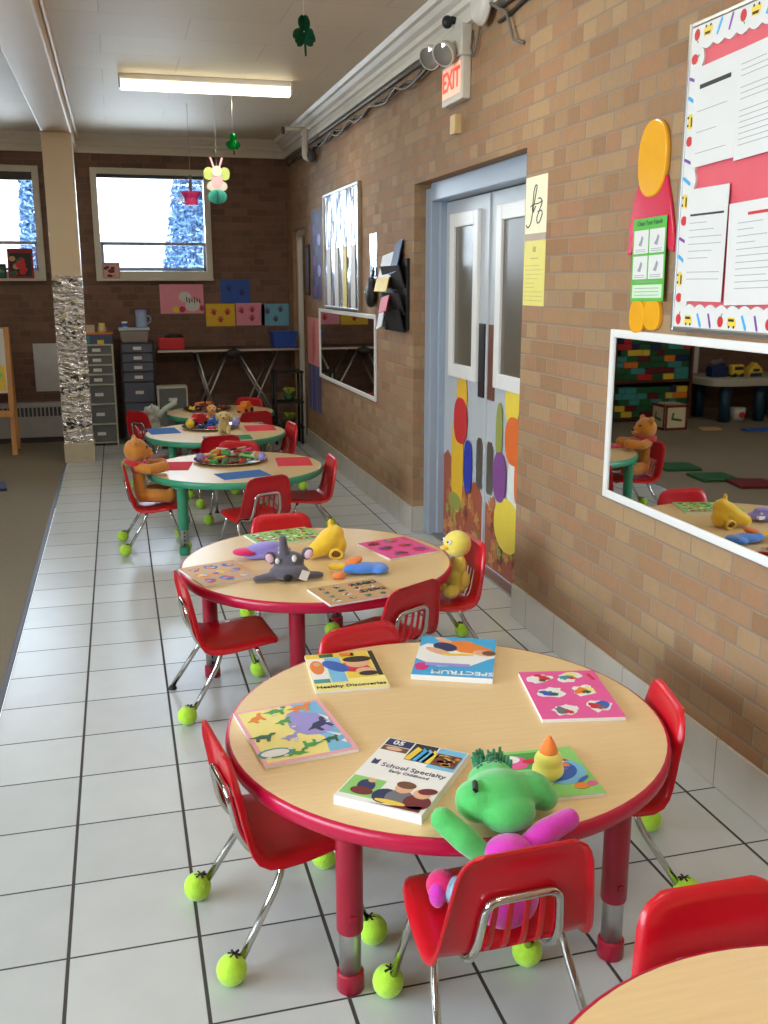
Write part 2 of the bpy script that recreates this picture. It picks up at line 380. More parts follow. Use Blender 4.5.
# windows on the back wall
def back_window(k, W):
    x0, x1, z0, z1 = W; yc = YB+.05
    t = struct(bpy.data.objects.new('window_%d' % k, None), 'pale framed window with a low crossbar, %s' % ('right of the pillar' if k == 1 else 'at the left picture edge'), 'window'); C.objects.link(t); t.location = (x0, YB, z0)
    def pt(n, boxes, m, bev=.004):
        mb = MB()
        for c, d in boxes: mb.box((c[0]-x0, c[1]-YB, c[2]-z0), d)
        return mb.build(n, m, t, bevel=bev)
    f = .058
    pt('window_frame', [((x0+f/2, yc-.03, (z0+z1)/2), (f, .12, z1-z0)), ((x1-f/2, yc-.03, (z0+z1)/2), (f, .12, z1-z0)), (((x0+x1)/2, yc-.03, z1-f/2), (x1-x0-2*f, .12, f)), (((x0+x1)/2, yc-.03, z0+.045), (x1-x0-2*f, .12, .09))], M_frame)
    pt('crossbar', [(((x0+x1)/2, yc, 1.868), (x1-x0-2*f, .05, .03))], mat('bar_grey', (150, 160, 178), .4))
    pt('sash', [((x0+f+.012, yc+.005, 1.74), (.024, .04, .26)), ((x1-f-.012, yc+.005, 1.74), (.024, .04, .26)), (((x0+x1)/2, yc+.005, 1.63), (x1-x0-2*f, .04, .03))], mat('bar_blue', (150, 166, 194), .4))
    pt('window_pane', [(((x0+x1)/2, yc+.012, (1.61+z1-f)/2), (x1-x0-2*f, .005, z1-f-1.61))], M_glass, 0)
    pt('roller_blind', [(((x0+x1)/2, yc-.062, z1-f-.012), (x1-x0-2*f+.06, .05, .04 if k == 1 else .12))], mat('blind_dark', (70, 66, 66), .6), .01)
    pt('window_sill', [(((x0+x1)/2, YB-.03, z0+.012), (x1-x0, .1, .024))], M_frame)
back_window(1, W1); back_window(2, W2)
for i, (a, b, z0, z1) in enumerate(LW):
    t = struct(bpy.data.objects.new('window_%d' % (i+3), None)); C.objects.link(t)
    mb = MB(); f = .06
    for yy in (a+f/2, b-f/2, (a+b)/2): mb.box((XL-.06, yy, (z0+z1)/2), (.1, f, z1-z0))
    for zz in (z0+f/2, z1-f/2): mb.box((XL-.06, (a+b)/2, zz), (.1, b-a, f))
    mb.build('window_frame', M_frame, t); mb = MB(); mb.box((XL-.08, (a+b)/2, (z0+z1)/2), (.005, b-a-.1, z1-z0-.1)); mb.build('window_pane', M_glass, t)

# doors
def door_unit():
    t = struct(bpy.data.objects.new('door_1', None), 'grey steel double door with narrow windows and painted lower panels', 'door'); C.objects.link(t); t.location = (1.84, 4.755, 0)
    def mk(n, m, f, par=t, bev=.003):
        mb = MB(); f(mb); return mb.build(n, m, par, bevel=bev)
    X = 0.
    mk('door_frame', M_steel, lambda mb: (mb.box((-.03, .755, 1.01), (.12, .1, 2.02)), mb.box((-.03, -.755, 1.01), (.12, .1, 2.02)), mb.box((-.03, 0, 1.995), (.12, 1.41, .1)),
        mb.box((-.015, .70, .985), (.05, .03, 1.95)), mb.box((-.015, -.70, .985), (.05, .03, 1.95))), bev=.006)
    for sgn in (1, -1):
        lf = mk('door_leaf', M_leaf, lambda mb: mb.box((.022, sgn*.352, .975), (.044, .695, 1.93)))
        c = sgn*.352+.0
        y0, y1 = c-.19, c+.19
        mk('window_trim', M_whiteframe, lambda mb: (mb.box((-.010, y0, 1.425), (.022, .07, .89)), mb.box((-.010, y1, 1.425), (.022, .07, .89)), mb.box((-.010, c, 1.832), (.022, .31, .075)), mb.box((-.010, c, 1.018), (.022, .31, .075))), lf, .005)
        mk('window_glass', mat('dark_wired_glass', (92, 84, 70), .3, var=.2, scale=3, coat=.4), lambda mb: mb.box((-.003, c, 1.425), (.006, .32, .76)), lf, 0)
        mk('push_plate', mat('black_plate', (40, 36, 36), .35) if sgn > 0 else mat('copper_plate', (132, 84, 66), .35, .4), lambda mb: mb.box((-.005, sgn*.07, 1.1), (.01, .085, .385)), lf)
        mk('kick_plate', M_alum, lambda mb: mb.prism([(sgn*.03, .42), (sgn*.03, .66), (sgn*.05, .69), (sgn*.1, .69), (sgn*.125, .66), (sgn*.125, .44), (sgn*.1, .41), (sgn*.05, .41)], .004, Matrix.Translation((-.004, 0, 0)) @ Matrix(((0, 0, 1, 0), (1, 0, 0, 0), (0, 1, 0, 0), (0, 0, 0, 1)))), lf, 0)
        # painted decoration: autumn ground and plain colour shapes
        MY = lambda d: Matrix.Translation((d, 0, 0)) @ Matrix(((0, 0, 1, 0), (1, 0, 0, 0), (0, 1, 0, 0), (0, 0, 0, 1)))
        mb = MB(); mb.mi = 0; r = random.Random(5+sgn)
        top = [(sgn*.02, .02)] + [(sgn*.02, .36)] + [(sgn*(.02+.66*k/9), .36+r.uniform(-.06, .1)+(.12 if k > 6 else 0)) for k in range(1, 9)] + [(sgn*.68, .5), (sgn*.68, .02)]
        mb.prism(top, .0012, MY(-.0012))
        for k in range(46):
            mb.mi = r.choice((1, 2, 3, 4, 1, 2)); yy, zz, s_ = sgn*r.uniform(.06, .64), r.uniform(.05, .38), r.uniform(.025, .06)
            mb.prism([(yy+s_*(1 if q % 2 else .5)*math.cos(q*PI/5), zz+s_*(1 if q % 2 else .5)*math.sin(q*PI/5)) for q in range(10)], .0006+.00004*k, MY(-.002-.00008*k))
        def blob(i, yc, zc, ry, rz, d, pw=2.4):
            mb.mi = i; o = []
            for q in range(28):
                a = 2*PI*q/28; ca, sa = math.cos(a), math.sin(a)
                o.append((yc+ry*math.copysign(abs(ca)**(2/pw), ca), zc+rz*math.copysign(abs(sa)**(2/pw), sa)))
            mb.prism(o, .0008, MY(-d))
        if sgn > 0:
            blob(5, .37, .88, .085, .13, .0060, 2.2); blob(5, .43, .5, .10, .30, .0058, 2.6); blob(6, .385, .74, .11, .13, .007, 2.6); blob(7, .25, .5, .065, .15, .0078, 2.6); blob(4, .46, .26, .1, .05, .0082)
        else:
            blob(8, -.36, .93, .09, .12, .0060, 2.2); blob(9, -.39, .74, .11, .12, .0066, 2.4); blob(10, -.42, .5, .09, .22, .0062, 2.4); blob(11, -.22, .53, .09, .13, .0072, 2.4); blob(4, -.2, .76, .045, .15, .0064); blob(8, -.33, .3, .17, .14, .0068, 2.2); blob(9, -.45, .58, .035, .14, .0074)
        mb.build('painted_mural', [P('brown') if 0 else flat('rust_paint', (164, 84, 58)), flat('rust2', (188, 110, 70)), flat('ochre_leaf', (196, 140, 74)), flat('brown_leaf', (120, 60, 44)), flat('olive_leaf', (150, 156, 72)),
            flat('mural_yellow', (230, 182, 44)), flat('mural_red', (204, 44, 48)), flat('mural_blue', (40, 56, 168)), flat('mural_lemon', (236, 208, 70)), flat('mural_orange', (228, 110, 44)), flat('mural_white', (226, 226, 220)), flat('mural_purple', (132, 74, 140))], lf)
    mk('astragal', M_leaf, lambda mb: mb.box((-.004, 0, .975), (.012, .022, 1.92)))
    mk('threshold', M_alum, lambda mb: mb.box((0, 0, .006), (.14, 1.41, .012)))
door_unit()
# wall behind the door so nothing shows through
struct(MB().box((1.95, 4.75, 1.05), (.04, 1.9, 2.2)).build('wall_door_backing', M_dark))
struct(MB().box((1.87, 9.3, 1.0), (.04, .9, 2.1)).build('door_2', mat('far_door', (128, 106, 86), .5)), 'brown door in the far corner recess', 'door')
struct(MB().box((1.74, 9.02, .99), (.05, .06, 1.98)).box((1.74, 9.58, .99), (.05, .06, 1.98)).box((1.74, 9.3, 1.96), (.05, .5, .06)).build('trim_4', M_frame, bevel=.004), 'pale door frame in the far corner', 'door frame')

# ------------------------------------------------------------------ lighting
sc = bpy.context.scene
wd = bpy.data.worlds.new('sky'); sc.world = wd; wd.use_nodes = True
bg = wd.node_tree.nodes['Background']
sky = wd.node_tree.nodes.new('ShaderNodeTexSky'); sky.sky_type = 'NISHITA'; sky.sun_disc = False; sky.sun_elevation = .8; sky.air_density = 1.; sky.dust_density = 3.; sky.sun_rotation = 2.
mixn = wd.node_tree.nodes.new('ShaderNodeMix'); mixn.data_type = 'RGBA'; mixn.inputs[0].default_value = .75; mixn.inputs[7].default_value = (.86, .93, 1., 1)
wd.node_tree.links.new(sky.outputs[0], mixn.inputs[6]); wd.node_tree.links.new(mixn.outputs[2], bg.inputs['Color'])
bg.inputs['Strength'].default_value = 2.6
def area(name, loc, rot, sx, sy_, pw, col):
    l = bpy.data.lights.new(name, 'AREA'); l.shape = 'RECTANGLE'; l.size = sx; l.size_y = sy_; l.energy = pw; l.color = col
    o = bpy.data.objects.new(name, l); C.objects.link(o); o.location = loc; o.rotation_euler = rot; return o
for i, (a, b, z0, z1) in enumerate(LW):
    area('window_daylight', (XL-.3, (a+b)/2, (z0+z1)/2+.1), (0, -PI/2+.15, 0), 1.7, 2.0, 205., (.88, .95, 1.))
for W in (W1, W2): area('window_daylight', ((W[0]+W[1])/2, YB+.4, 2.05), (-PI/2-.2, 0, 0), 1.0, .9, 34., (.86, .93, 1.))
def fixture(x, y, L=1.14, pw=11., label=None):
    t = thing('ceiling_light', label, 'ceiling light', (x, y, ZC-.08))
    mb = MB(); mb.box((0, 0, .055), (L, .08, .05)); mb.box((-L/2+.006, 0, .03), (.012, .095, .08)); mb.box((L/2-.006, 0, .03), (.012, .095, .08)); mb.build('housing', M_whiteframe, t, bevel=.004)
    mb = MB(); mb.prism([(-.045, .04), (-.045, .01), (-.03, -.012), (0, -.018), (.03, -.012), (.045, .01), (.045, .04)], L-.03, Matrix.Translation((-L/2+.015, 0, 0)) @ Matrix(((0, 0, 1, 0), (1, 0, 0, 0), (0, 1, 0, 0), (0, 0, 0, 1))))
    mb.build('diffuser', mat('lit_diffuser', (255, 250, 230), .4, var=.0, emit=(255, 246, 214), estr=6.), t)
    area('tube_glow', (x, y, ZC-.14), (0, 0, 0), L, .12, pw, (1., .94, .82)); return t
fixture(.67, 7.02, label='lit fluorescent strip light on the ceiling')
for k, (x, y) in enumerate(((.67, 3.9), (.67, .8), (.67, -2.2), (-2.6, 7.02), (-2.6, 3.9), (-2.6, .8))):
    fixture(x, y, label='lit fluorescent strip light on the ceiling outside the picture')['group'] = 'ceiling lights out of view'
vs = sc.view_settings; vs.view_transform = 'Standard'; vs.look = 'None'; vs.gamma = 1; vs.use_curve_mapping = False; vs.exposure = 0.

# ------------------------------------------------------------------ chairs
def make_chair():
    t = thing('school_chair', None, 'chair')
    # moulded shell: profile (y, z) from seat front to back top, half width per station
    prof = [(.170, .236), (.178, .248), (.172, .259), (.15, .2635), (.10, .262), (.05, .257), (.0, .253), (-.04, .2525), (-.068, .257), (-.086, .268), (-.096, .285), (-.102, .305), (-.107, .328), (-.112, .352), (-.116, .375), (-.122, .405), (-.128, .435), (-.133, .458), (-.138, .474), (-.144, .484), (-.152, .487)]
    hw = [.112, .122, .128, .136, .146, .153, .158, .161, .162, .161, .159, .156, .153, .149, .146, .141, .136, .129, .119, .105, .092]
    vs = [-1, -.97, -.9, -.68, -.60, -.50, -.36, -.29, -.15, -.08, .08, .15, .29, .36, .50, .60, .68, .9, .97, 1]
    slots = {(5, 6), (7, 8), (9, 10), (11, 12), (13, 14)}
    mb = MB(); mb.sm = True; grid = []
    for i, ((y, z), w) in enumerate(zip(prof, hw)):
        a = Vector(prof[max(i-1, 0)]); b = Vector(prof[min(i+1, len(prof)-1)]); tn = (b-a).normalized(); nx = Vector((tn.y, -tn.x))   # towards sitter: seat up / back forward
        if nx.dot(Vector((.7, .7))) < 0: nx = -nx
        row = []
        for v in vs:
            curl = 0.
            if abs(v) > .96: curl = -.004
            if abs(v) > .99: curl = -.016 if i < 17 else -.016+.003*(i-16)
            dish = -.008*(1-v*v) if 3 < i < 18 else 0.
            q = Vector((y, z))+nx*(curl+dish*(.6 if i < 9 else 1.))
            row.append((w*v if abs(v) < .99 else w*v*1.005, q.x, q.y))
        grid.append(row)
    V = [p for r in grid for p in r]; n = len(vs); F = []
    for i in range(len(grid)-1):
        for j in range(n-1):
            if 9 <= i < 14 and (j, j+1) in slots: continue
            F.append((i*n+j, i*n+j+1, (i+1)*n+j+1, (i+1)*n+j))
    mb.raw(V, F)
    sh = mb.build('shell', M_red, t)
    so = sh.modifiers.new('thickness', 'SOLIDIFY'); so.thickness = .0055; so.offset = 0
    bv = sh.modifiers.new('soft', 'BEVEL'); bv.width = .0018; bv.segments = 2; bv.limit_method = 'ANGLE'; bv.angle_limit = .9
    r = .0088
    legs = {}
    for nm, sx, f in (('fl', -1, 1), ('fr', 1, 1), ('bl', -1, -1), ('br', 1, -1)):
        if f > 0: pts = [(sx*.03, .085, .243), (sx*.132, .092, .240), (sx*.164, .168, .012)]
        else: pts = [(sx*.03, -.028, .240), (sx*.132, -.034, .238), (sx*.140, -.052, .19), (sx*.164, -.168, .012)]
        mb = MB(); mb.tube(pts, r, 10, fillet=.035); lg = mb.build('leg', M_chrome, t); legs[nm] = lg
        lg['corner'] = nm
        c = (sx*.164, f*.168, .034)
        mb = MB(); mb.ell(c, .034, seg=24, rings=16); mb.mi = 1
        for a in (0, 1.2, 2.3): mb.box((c[0]-sx*.004, c[1]-f*.008, .066), (.03, .004, .004), (0, 0, a+sx))
        bl = mb.build('tennis_ball', [M_ball, M_black], lg); bl['label'] = 'yellow-green tennis ball cut onto the leg end'
    mb = MB(); mb.tube([(-.082, -.02, .236), (-.086, -.085, .240), (-.084, -.120, .29), (-.072, -.139, .392), (.072, -.139, .392), (.084, -.120, .29), (.086, -.085, .240), (.082, -.02, .236)], r, 10, fillet=.028)
    mb.build('back_brace', M_chrome, t)
    mb = MB(); mb.tube([(-.03, -.028, .240), (.03, -.028, .240)], r, 8).tube([(-.03, .085, .243), (.03, .085, .243)], r, 8).box((0, .03, .2445), (.02, .12, .006)); mb.build('under_frame', M_chrome, t)
    return t
chair0 = make_chair(); _first = [True]
def place_chair(x, y, fw, label, group=None, bare=(), zs=1.):
    if _first[0]: o = chair0; _first[0] = False
    else: o = copy_tree(chair0)
    o.location = (x, y, 0); o.rotation_euler = (0, 0, math.radians(fw-90)); o['label'] = label; o.scale = (1, 1, zs)
    o['group'] = group
    for lg in list(o.children):
        if lg.get('corner') in bare:
            for b in list(lg.children): bpy.data.objects.remove(b)
            sx = -1 if lg['corner'][1] == 'l' else 1; f = 1 if lg['corner'][0] == 'f' else -1
            mb = MB(); mb.lathe([(0, .014), (.011, .014), (.016, .004), (.016, 0), (0, 0)], (sx*.164, f*.168, 0), 14); g = mb.build('glide', M_black, lg); g['label'] = 'black glide on the one bare leg'
    return o
G1, G2, G3, G4, G5 = 'chairs round the nearest whole red-edged table', 'chairs round the second red-edged table', 'chairs round the nearest green-edged table', 'chairs round the middle green-edged table', 'chairs round the farthest green-edged table'
place_chair(.296, 2.045, 8.5, 'red plastic chair at the left of the nearest whole table, chair back to the aisle', G1, zs=1.05)
place_chair(.645, 1.572, 92, 'red plastic chair holding the green plush toy', G1, zs=1.06)
place_chair(1.152, 2.05, 166, 'red plastic chair between the nearest whole table and the brick wall', G1)
place_chair(.684, 2.56, -76, 'red plastic chair tucked behind the table that holds the open picture books', G1)
place_chair(.30, 3.37, 6, 'red plastic chair with one leg bare of a tennis ball, beside the puppet table', G2, ('bl',))
place_chair(.862, 3.185, 120, 'red plastic chair seen from behind in front of the blue puppet and letter puzzle', G2)
place_chair(1.202, 3.585, 182, 'red plastic chair holding the yellow plush chick', G2)
place_chair(.655, 4.068, -90, 'red plastic chair behind the puppet table, just beyond the green puzzle', G2)
place_chair(.125, 5.63, 2, 'red plastic chair holding the brown teddy bear', G3)
place_chair(.675, 5.235, 112, 'red plastic chair seen from behind at the front of the nearest green table', G3)
place_chair(.683, 6.19, -104, 'red plastic chair just beyond the silver tray of the nearest green table', G3, ('br',))
place_chair(1.048, 5.62, 180, 'red plastic chair on the wall side of the nearest green table', G3)
place_chair(.23, 7.2, 4, 'red plastic chair beside the blue mat of the middle green table', G4)
place_chair(.61, 6.745, 98, 'red plastic chair with its back to the nearest green table, below the cream plush dog', G4)
place_chair(1.066, 7.10, 187, 'red plastic chair on the wall side of the middle green table', G4)
place_chair(.63, 7.60, -92, 'red plastic chair hidden behind the toy tray of the middle green table', G4)
place_chair(.215, 8.19, 38, 'red plastic chair holding the pale grey plush toy', G5)
place_chair(1.0, 7.96, 104, 'red plastic chair seen from behind at the farthest green table', G5)
place_chair(1.03, 8.70, -125, 'red plastic chair on the far side of the farthest green table, nearest the dark shelf', G5)
place_chair(.926, 1.135, -91, 'red plastic chair facing the cut-off table at the bottom right corner', None)

# ------------------------------------------------------------------ tables
TZ = .43
def make_table(r, rim, angs, legcol, rl, label, x, y, holes=False):
    t = thing('round_table', label, 'table', (x, y, 0), 0, 'round classroom tables')
    mb = MB(); mb.lathe([(0, TZ-.034), (r-.003, TZ-.034), (r-.003, TZ-.002), (r-.004, TZ), (0, TZ)], n=72, smooth=False); mb.build('tabletop', M_wood, t)
    mb = MB(); mb.lathe([(r-.004, TZ+.0005), (r, TZ), (r+.004, TZ-.004), (r+.007, TZ-.016), (r+.005, TZ-.032), (r-.003, TZ-.04), (r-.03, TZ-.042), (r-.03, TZ-.034)], n=72); mb.build('edge_band', rim, t)
    for a in angs:
        a = math.radians(a); c = (rl*math.cos(a), rl*math.sin(a), 0)
        mb = MB(); mb.lathe([(0, TZ-.036), (.05, TZ-.036), (.05, TZ-.044), (.029, TZ-.046), (.029, .15), (.0275, .146), (.02, .146)], c, 24); mb.box((c[0], c[1]-.0, .19), (.012, .064, .012)); lg = mb.build('leg', legcol, t, sharp=.6)
        mb = MB(); mb.lathe([(.024, .16), (.024, .03), (0, .03)], c, 24)
        if holes:
            mb.mi = 1
            for k in range(4):
                for s in (1, -1): mb.ell((c[0], c[1]-.024, .065+k*.022), (.004, .002, .006), seg=8, rings=6)
        mb.build('leg_extension', [M_alum, M_black], lg)
        mb = MB(); mb.lathe([(0, .046), (.026, .046), (.030, .042), (.030, .003), (.028, 0), (0, 0)], c, 24); mb.build('foot_cap', legcol, lg, sharp=.6)
    return t
M_redleg = mat('crimson_leg', (158, 14, 44), .35, var=.04); M_grnleg = mat('green_leg', (58, 148, 112), .35, var=.04)
make_table(.542, M_redrim, (-133, -57, 38, 137), M_redleg, .488, 'round maple table with crimson edge holding six books and puzzle boards', .735, 2.135)
make_table(.528, M_redrim, (184, 249, 27, 68), M_redleg, .43, 'round maple table with crimson edge holding hand puppets', .704, 3.632, True)
make_table(.524, M_redrim, (45, 135, 225, 315), M_redleg, .46, 'round maple table with crimson edge cut off by the bottom right corner', .872, .672)
make_table(.518, M_grnrim, (226, 297, 46, 126), M_grnleg, .49, 'nearest round green-edged table, with red and blue paper mats and a silver tray', .628, 5.759, True)
make_table(.508, M_grnrim, (222, 300, 42, 132), M_grnleg, .45, 'middle round green-edged table, with a cream plush dog by its tray', .650, 7.175)
make_table(.45, M_grnrim, (222, 345, 100, 160), M_grnleg, .38, 'farthest round green-edged table, below the folding table legs', .80, 8.33)

# ------------------------------------------------------------------ books and puzzle boards
def quad_frame(q):
    """frame from four corners TL, TR, BR, BL -> origin, angle, width, depth"""
    q = [Vector(p) for p in q]; c = sum(q, Vector((0, 0)))/4
    ux = ((q[1]-q[0])+(q[2]-q[3])); a = math.atan2(ux.y, ux.x)
    return c, a
def rect(mb, i, x0, y0, x1, y1, z, h=.0003):
    mb.mi = i; mb.prism([(x0, y0), (x1, y0), (x1, y1), (x0, y1)], h, Matrix.Translation((0, 0, z)))
def poly(mb, i, pts, z, h=.0003):
    mb.mi = i; mb.prism(pts, h, Matrix.Translation((0, 0, z)))
def oval(mb, i, cx, cy, rx, ry, z, rot=0, h=.0003, n=16, wob=0., rnd=None):
    o = []
    for k in range(n):
        a = 2*PI*k/n; s = 1+(rnd.uniform(-wob, wob) if rnd else 0); x, y = rx*s*math.cos(a), ry*s*math.sin(a)
        o.append((cx+x*math.cos(rot)-y*math.sin(rot), cy+x*math.sin(rot)+y*math.cos(rot)))
    poly(mb, i, o, z, h)
def printed(name, label, cat, c, a, w, d, th, paint, cover, mats, edge='white', z=TZ, group=None, curl=0.):
    """flat book or board: block + printed cover mesh"""
    t = thing(name, label, cat, (c[0], c[1], z), a, group)
    mb = MB(); mb.box((0, 0, th/2), (w, d, th)); mb.build('pages' if cat == 'book' else 'board', P(edge) if isinstance(edge, str) else edge, t, bevel=.0012)
    mb = MB(); rect(mb, 0, -w/2, -d/2, w/2, d/2, th, .0006); paint(mb, w, d, th+.0006)
    o = mb.build('cover' if cat == 'book' else 'printed_face', [P(cover)]+[P(m) for m in mats], t)
    return t
MI = Matrix.Identity(4)
def T2(x, y, z, s=1, rot=0): return Matrix.Translation((x, y, z)) @ Matrix.Rotation(rot, 4, 'Z')
# dinosaur-style puzzle board
def paint_dino(mb, w, d, z):
    r = random.Random(2)
    rect(mb, 1, -w/2+.01, -d/2+.012, w/2-.012, d/2-.01, z)
    poly(mb, 2, [(w*.14, d/2-.01), (w/2-.012, d/2-.01), (w/2-.012, -d/2+.012), (w*.2, -d/2+.012), (w*.26, -d*.2), (w*.1, 0), (w*.2, d*.25)], z+.0003)
    oval(mb, 3, w*.2, d*.08, .05, .075, z+.0006, .2, wob=.12, rnd=r)
    zz = z+.0010
    def dino(i, x, y, s, rot):
        c_, s_ = math.cos(rot), math.sin(rot)
        pts = [(-1, .1), (-.5, .25), (-.1, .5), (.4, .45), (.7, .8), (1.05, .75), (.95, .5), (.7, .35), (.6, -.1), (.55, -.6), (.3, -.6), (.3, -.15), (-.2, -.15), (-.25, -.6), (-.5, -.55), (-.5, -.05)]
        poly(mb, i, [(x+s*(p*c_-q*s_), y+s*(p*s_+q*c_)) for p, q in pts], zz)
    dino(4, -w*.3, d*.3, .030, .5); dino(5, -w*.06, d*.38, .032, 0); dino(5, -w*.04, d*.17, .026, .2); dino(6, w*.22, d*.37, .036, 0)
    dino(7, -w*.36, -d*.05, .032, -.2); dino(8, -w*.08, -d*.12, .026, .1); dino(9, w*.3, d*.0, .042, .5); dino(5, w*.08, -d*.28, .03, 3.2); dino(7, w*.3, -d*.27, .026, 0); dino(5, -w*.1, -d*.38, .026, 2.8)
    oval(mb, 10, -w*.33, -d*.33, .042, .024, zz, 0); oval(mb, 11, -w*.33, -d*.33, .034, .017, zz+.0004, 0)
    for k in range(10): oval(mb, 11, r.uniform(-w*.45, w*.45), r.uniform(-d*.42, d*.42), .006, .004, zz+.0006)
    poly(mb, 11, [(w*.36, d*.22), (w*.44, d*.12), (w*.42, d*.05)], zz+.0008); poly(mb, 11, [(w*.3, -d*.12), (w*.45, -d*.22), (w*.4, -d*.24)], zz+.0008); poly(mb, 11, [(w*.38, -d*.33), (w*.44, -d*.3), (w*.43, -d*.38)], zz+.0008)
printed('puzzle_board', 'square dinosaur puzzle board with pale pink border on the nearest whole table', 'puzzle', (.353, 2.157), .125, .228, .30, .008, paint_dino, 'pink', ['lemon', 'sky', 'lav', 'orange', 'green', 'orange', 'dgreen', 'lav', 'navy', 'teal', 'white'], 'white')
bpy.data.objects['printed_face'].data.materials[0] = flat('pale_pink', (238, 170, 186))
# catalogue
def paint_cat(mb, w, d, z):
    h0 = d/2
    rect(mb, 1, -w/2+.004, h0-.035, -w*.16, h0-.003, z); mb.mi = 0; mb.text('05', .028, T2(-w*.33, h0-.019, z+.0005), bold=True)
    rect(mb, 2, -w/2+.004, h0-.06, -w*.16, h0-.038, z); oval(mb, 9, -w*.33, h0-.049, .02, .008, z+.0004)
    rect(mb, 3, -w*.14, h0-.085, w*.14, h0-.003, z)
    for k, (m, x) in enumerate(((4, -.1), (5, -.02), (6, .05), (4, .11))): poly(mb, m, [(w*x-.008, h0-.083), (w*x+.012, h0-.083), (w*x+.02, h0-.03-k*.004), (w*x+.002, h0-.018)], z+.0004)
    rect(mb, 6, w*.16, h0-.10, w/2-.002, h0-.003, z); rect(mb, 2, w*.18, h0-.085, w*.47, h0-.028, z+.0004)
    r = random.Random(8)
    for k in range(26): oval(mb, r.choice((9, 4, 7, 10)), r.uniform(w*.21, w*.44), r.uniform(h0-.08, h0-.033), .007, .005, z+.0008)
    mb.mi = 1; mb.text('School Specialty', .0235, T2(w*.07, h0-.127, z+.0006)); mb.text('Early Childhood', .0145, T2(.012, h0-.148, z+.0006))
    poly(mb, 1, [(-w*.44, h0-.13), (-w*.36, h0-.13), (-w*.36, h0-.105), (-w*.40, h0-.112), (-w*.44, h0-.105)], z)
    rect(mb, 8, -w/2+.003, -h0+.018, -w*.1, -h0+.098, z)
    oval(mb, 1, -w*.27, -h0+.064, .02, .026, z+.0004, .3); oval(mb, 10, -w*.27, -h0+.04, .026, .016, z+.0006); oval(mb, 9, -w*.25, -h0+.088, .009, .009, z+.0008)
    rect(mb, 11, -w*.08, -h0+.012, w*.46, -h0+.098, z)
    oval(mb, 1, .0, -h0+.04, .028, .03, z+.0003, .2); oval(mb, 12, .03, -h0+.045, .03, .032, z+.0004); oval(mb, 9, .026, -h0+.085, .02, .022, z+.0006); oval(mb, 2, .026, -h0+.098, .022, .015, z+.0008)
    oval(mb, 10, .072, -h0+.042, .03, .03, z+.0006); oval(mb, 9, .07, -h0+.076, .019, .02, z+.0008, .5); oval(mb, 10, .078, -h0+.09, .021, .013, z+.001, .4); oval(mb, 4, .02, -h0+.02, .035, .008, z+.001)
    poly(mb, 10, [(w*.45, -h0+.03), (w*.45, -h0+.006), (-w*.1, -h0+.004), (w*.1, -h0+.008)], z+.0006)
cat_ = printed('catalogue', 'thick white catalogue with photographs of children on its cover', 'book', (.546, 1.858), -.685, .20, .29, .021, paint_cat, 'white', ['navy', 'brown', 'black', 'yellow', 'cyan', 'sky', 'orange', 'lgreen', 'skin', 'maroon', 'white', 'grey'])
def paint_yel(mb, w, d, z):
    rect(mb, 1, -w/2, d/2-.03, w*.2, d/2, z); rect(mb, 2, -w*.3, d/2-.028, -w*.1, d/2-.004, z+.0004); rect(mb, 4, w*.0, d/2-.026, w*.16, d/2-.004, z+.0004)
    rect(mb, 3, -w/2+.004, -d*.2, -w*.25, d*.36, z); oval(mb, 4, -w*.38, d*.12, .02, .05, z+.0004); oval(mb, 10, -w*.37, d*.2, .01, .014, z+.0008)
    rect(mb, 5, -w*.24, -d*.3, -w*.02, d*.38, z); rect(mb, 6, -w*.0, -d*.22, w*.4, d*.48, z)
    rect(mb, 11, -w/2+.004, -d*.3, -w*.26, -d*.2, z)
    oval(mb, 7, w*.12, d*.06, .05, .032, z+.0004, -.4); oval(mb, 10, w*.2, d*.16, .034, .03, z+.0006); oval(mb, 8, w*.22, d*.28, .042, .022, z+.0008); oval(mb, 10, w*.27, -d*.06, .028, .024, z+.0008); oval(mb, 8, w*.30, -d*.13, .028, .016, z+.001)
    oval(mb, 9, -w*.12, d*.12, .026, .05, z+.0008, .6)
    rect(mb, 8, w*.42, -d*.2, w*.49, d/2, z+.0004)
    mb.mi = 8; mb.text('Healthy Discoveries', .0235, T2(0, -d*.41, z+.0006), bold=True)
printed('activity_book', 'yellow activity book with a child cover picture and dark spine', 'book', (.559, 2.491), -.07, .202, .262, .008, paint_yel, 'lemon', ['yellow', 'dgreen', 'white', 'orange', 'sky', 'yellow', 'red', 'black', 'blue', 'skin', 'teal'])
def paint_blue(mb, w, d, z):
    poly(mb, 1, [(-w*.5, -d*.1), (-w*.2, -d*.28), (w*.2, -d*.24), (w*.42, -d*.05), (w*.5, .0), (w*.5, d*.12), (-w*.4, d*.3), (-w*.5, d*.2)], z)
    poly(mb, 2, [(-w*.28, d*.36), (w*.1, d*.42), (w*.46, d*.2), (w*.4, d*.06), (w*.05, d*.1), (-w*.14, d*.24)], z+.0004); oval(mb, 3, -w*.16, d*.22, .03, .04, z+.0008, .9)
    oval(mb, 4, -w*.24, d*.1, .045, .017, z+.0009, -.6); oval(mb, 4, w*.36, d*.1, .034, .022, z+.0012, -.2); oval(mb, 4, -w*.2, d*.4, .03, .014, z+.0012, -.6); oval(mb, 5, w*.42, d*.1, .02, .018, z+.0015)
    oval(mb, 6, w*.02, d*.03, .05, .008, z+.0012, .1)
    oval(mb, 7, -w*.4, -d*.3, .02, .028, z+.0006); rect(mb, 8, -w*.36, -d*.27, w*.2, -d*.2, z+.0007)
    mb.mi = 1; mb.text('SPECTRUM', .036, T2(w*.12, -d*.41, z+.0006, rot=PI), bold=True)
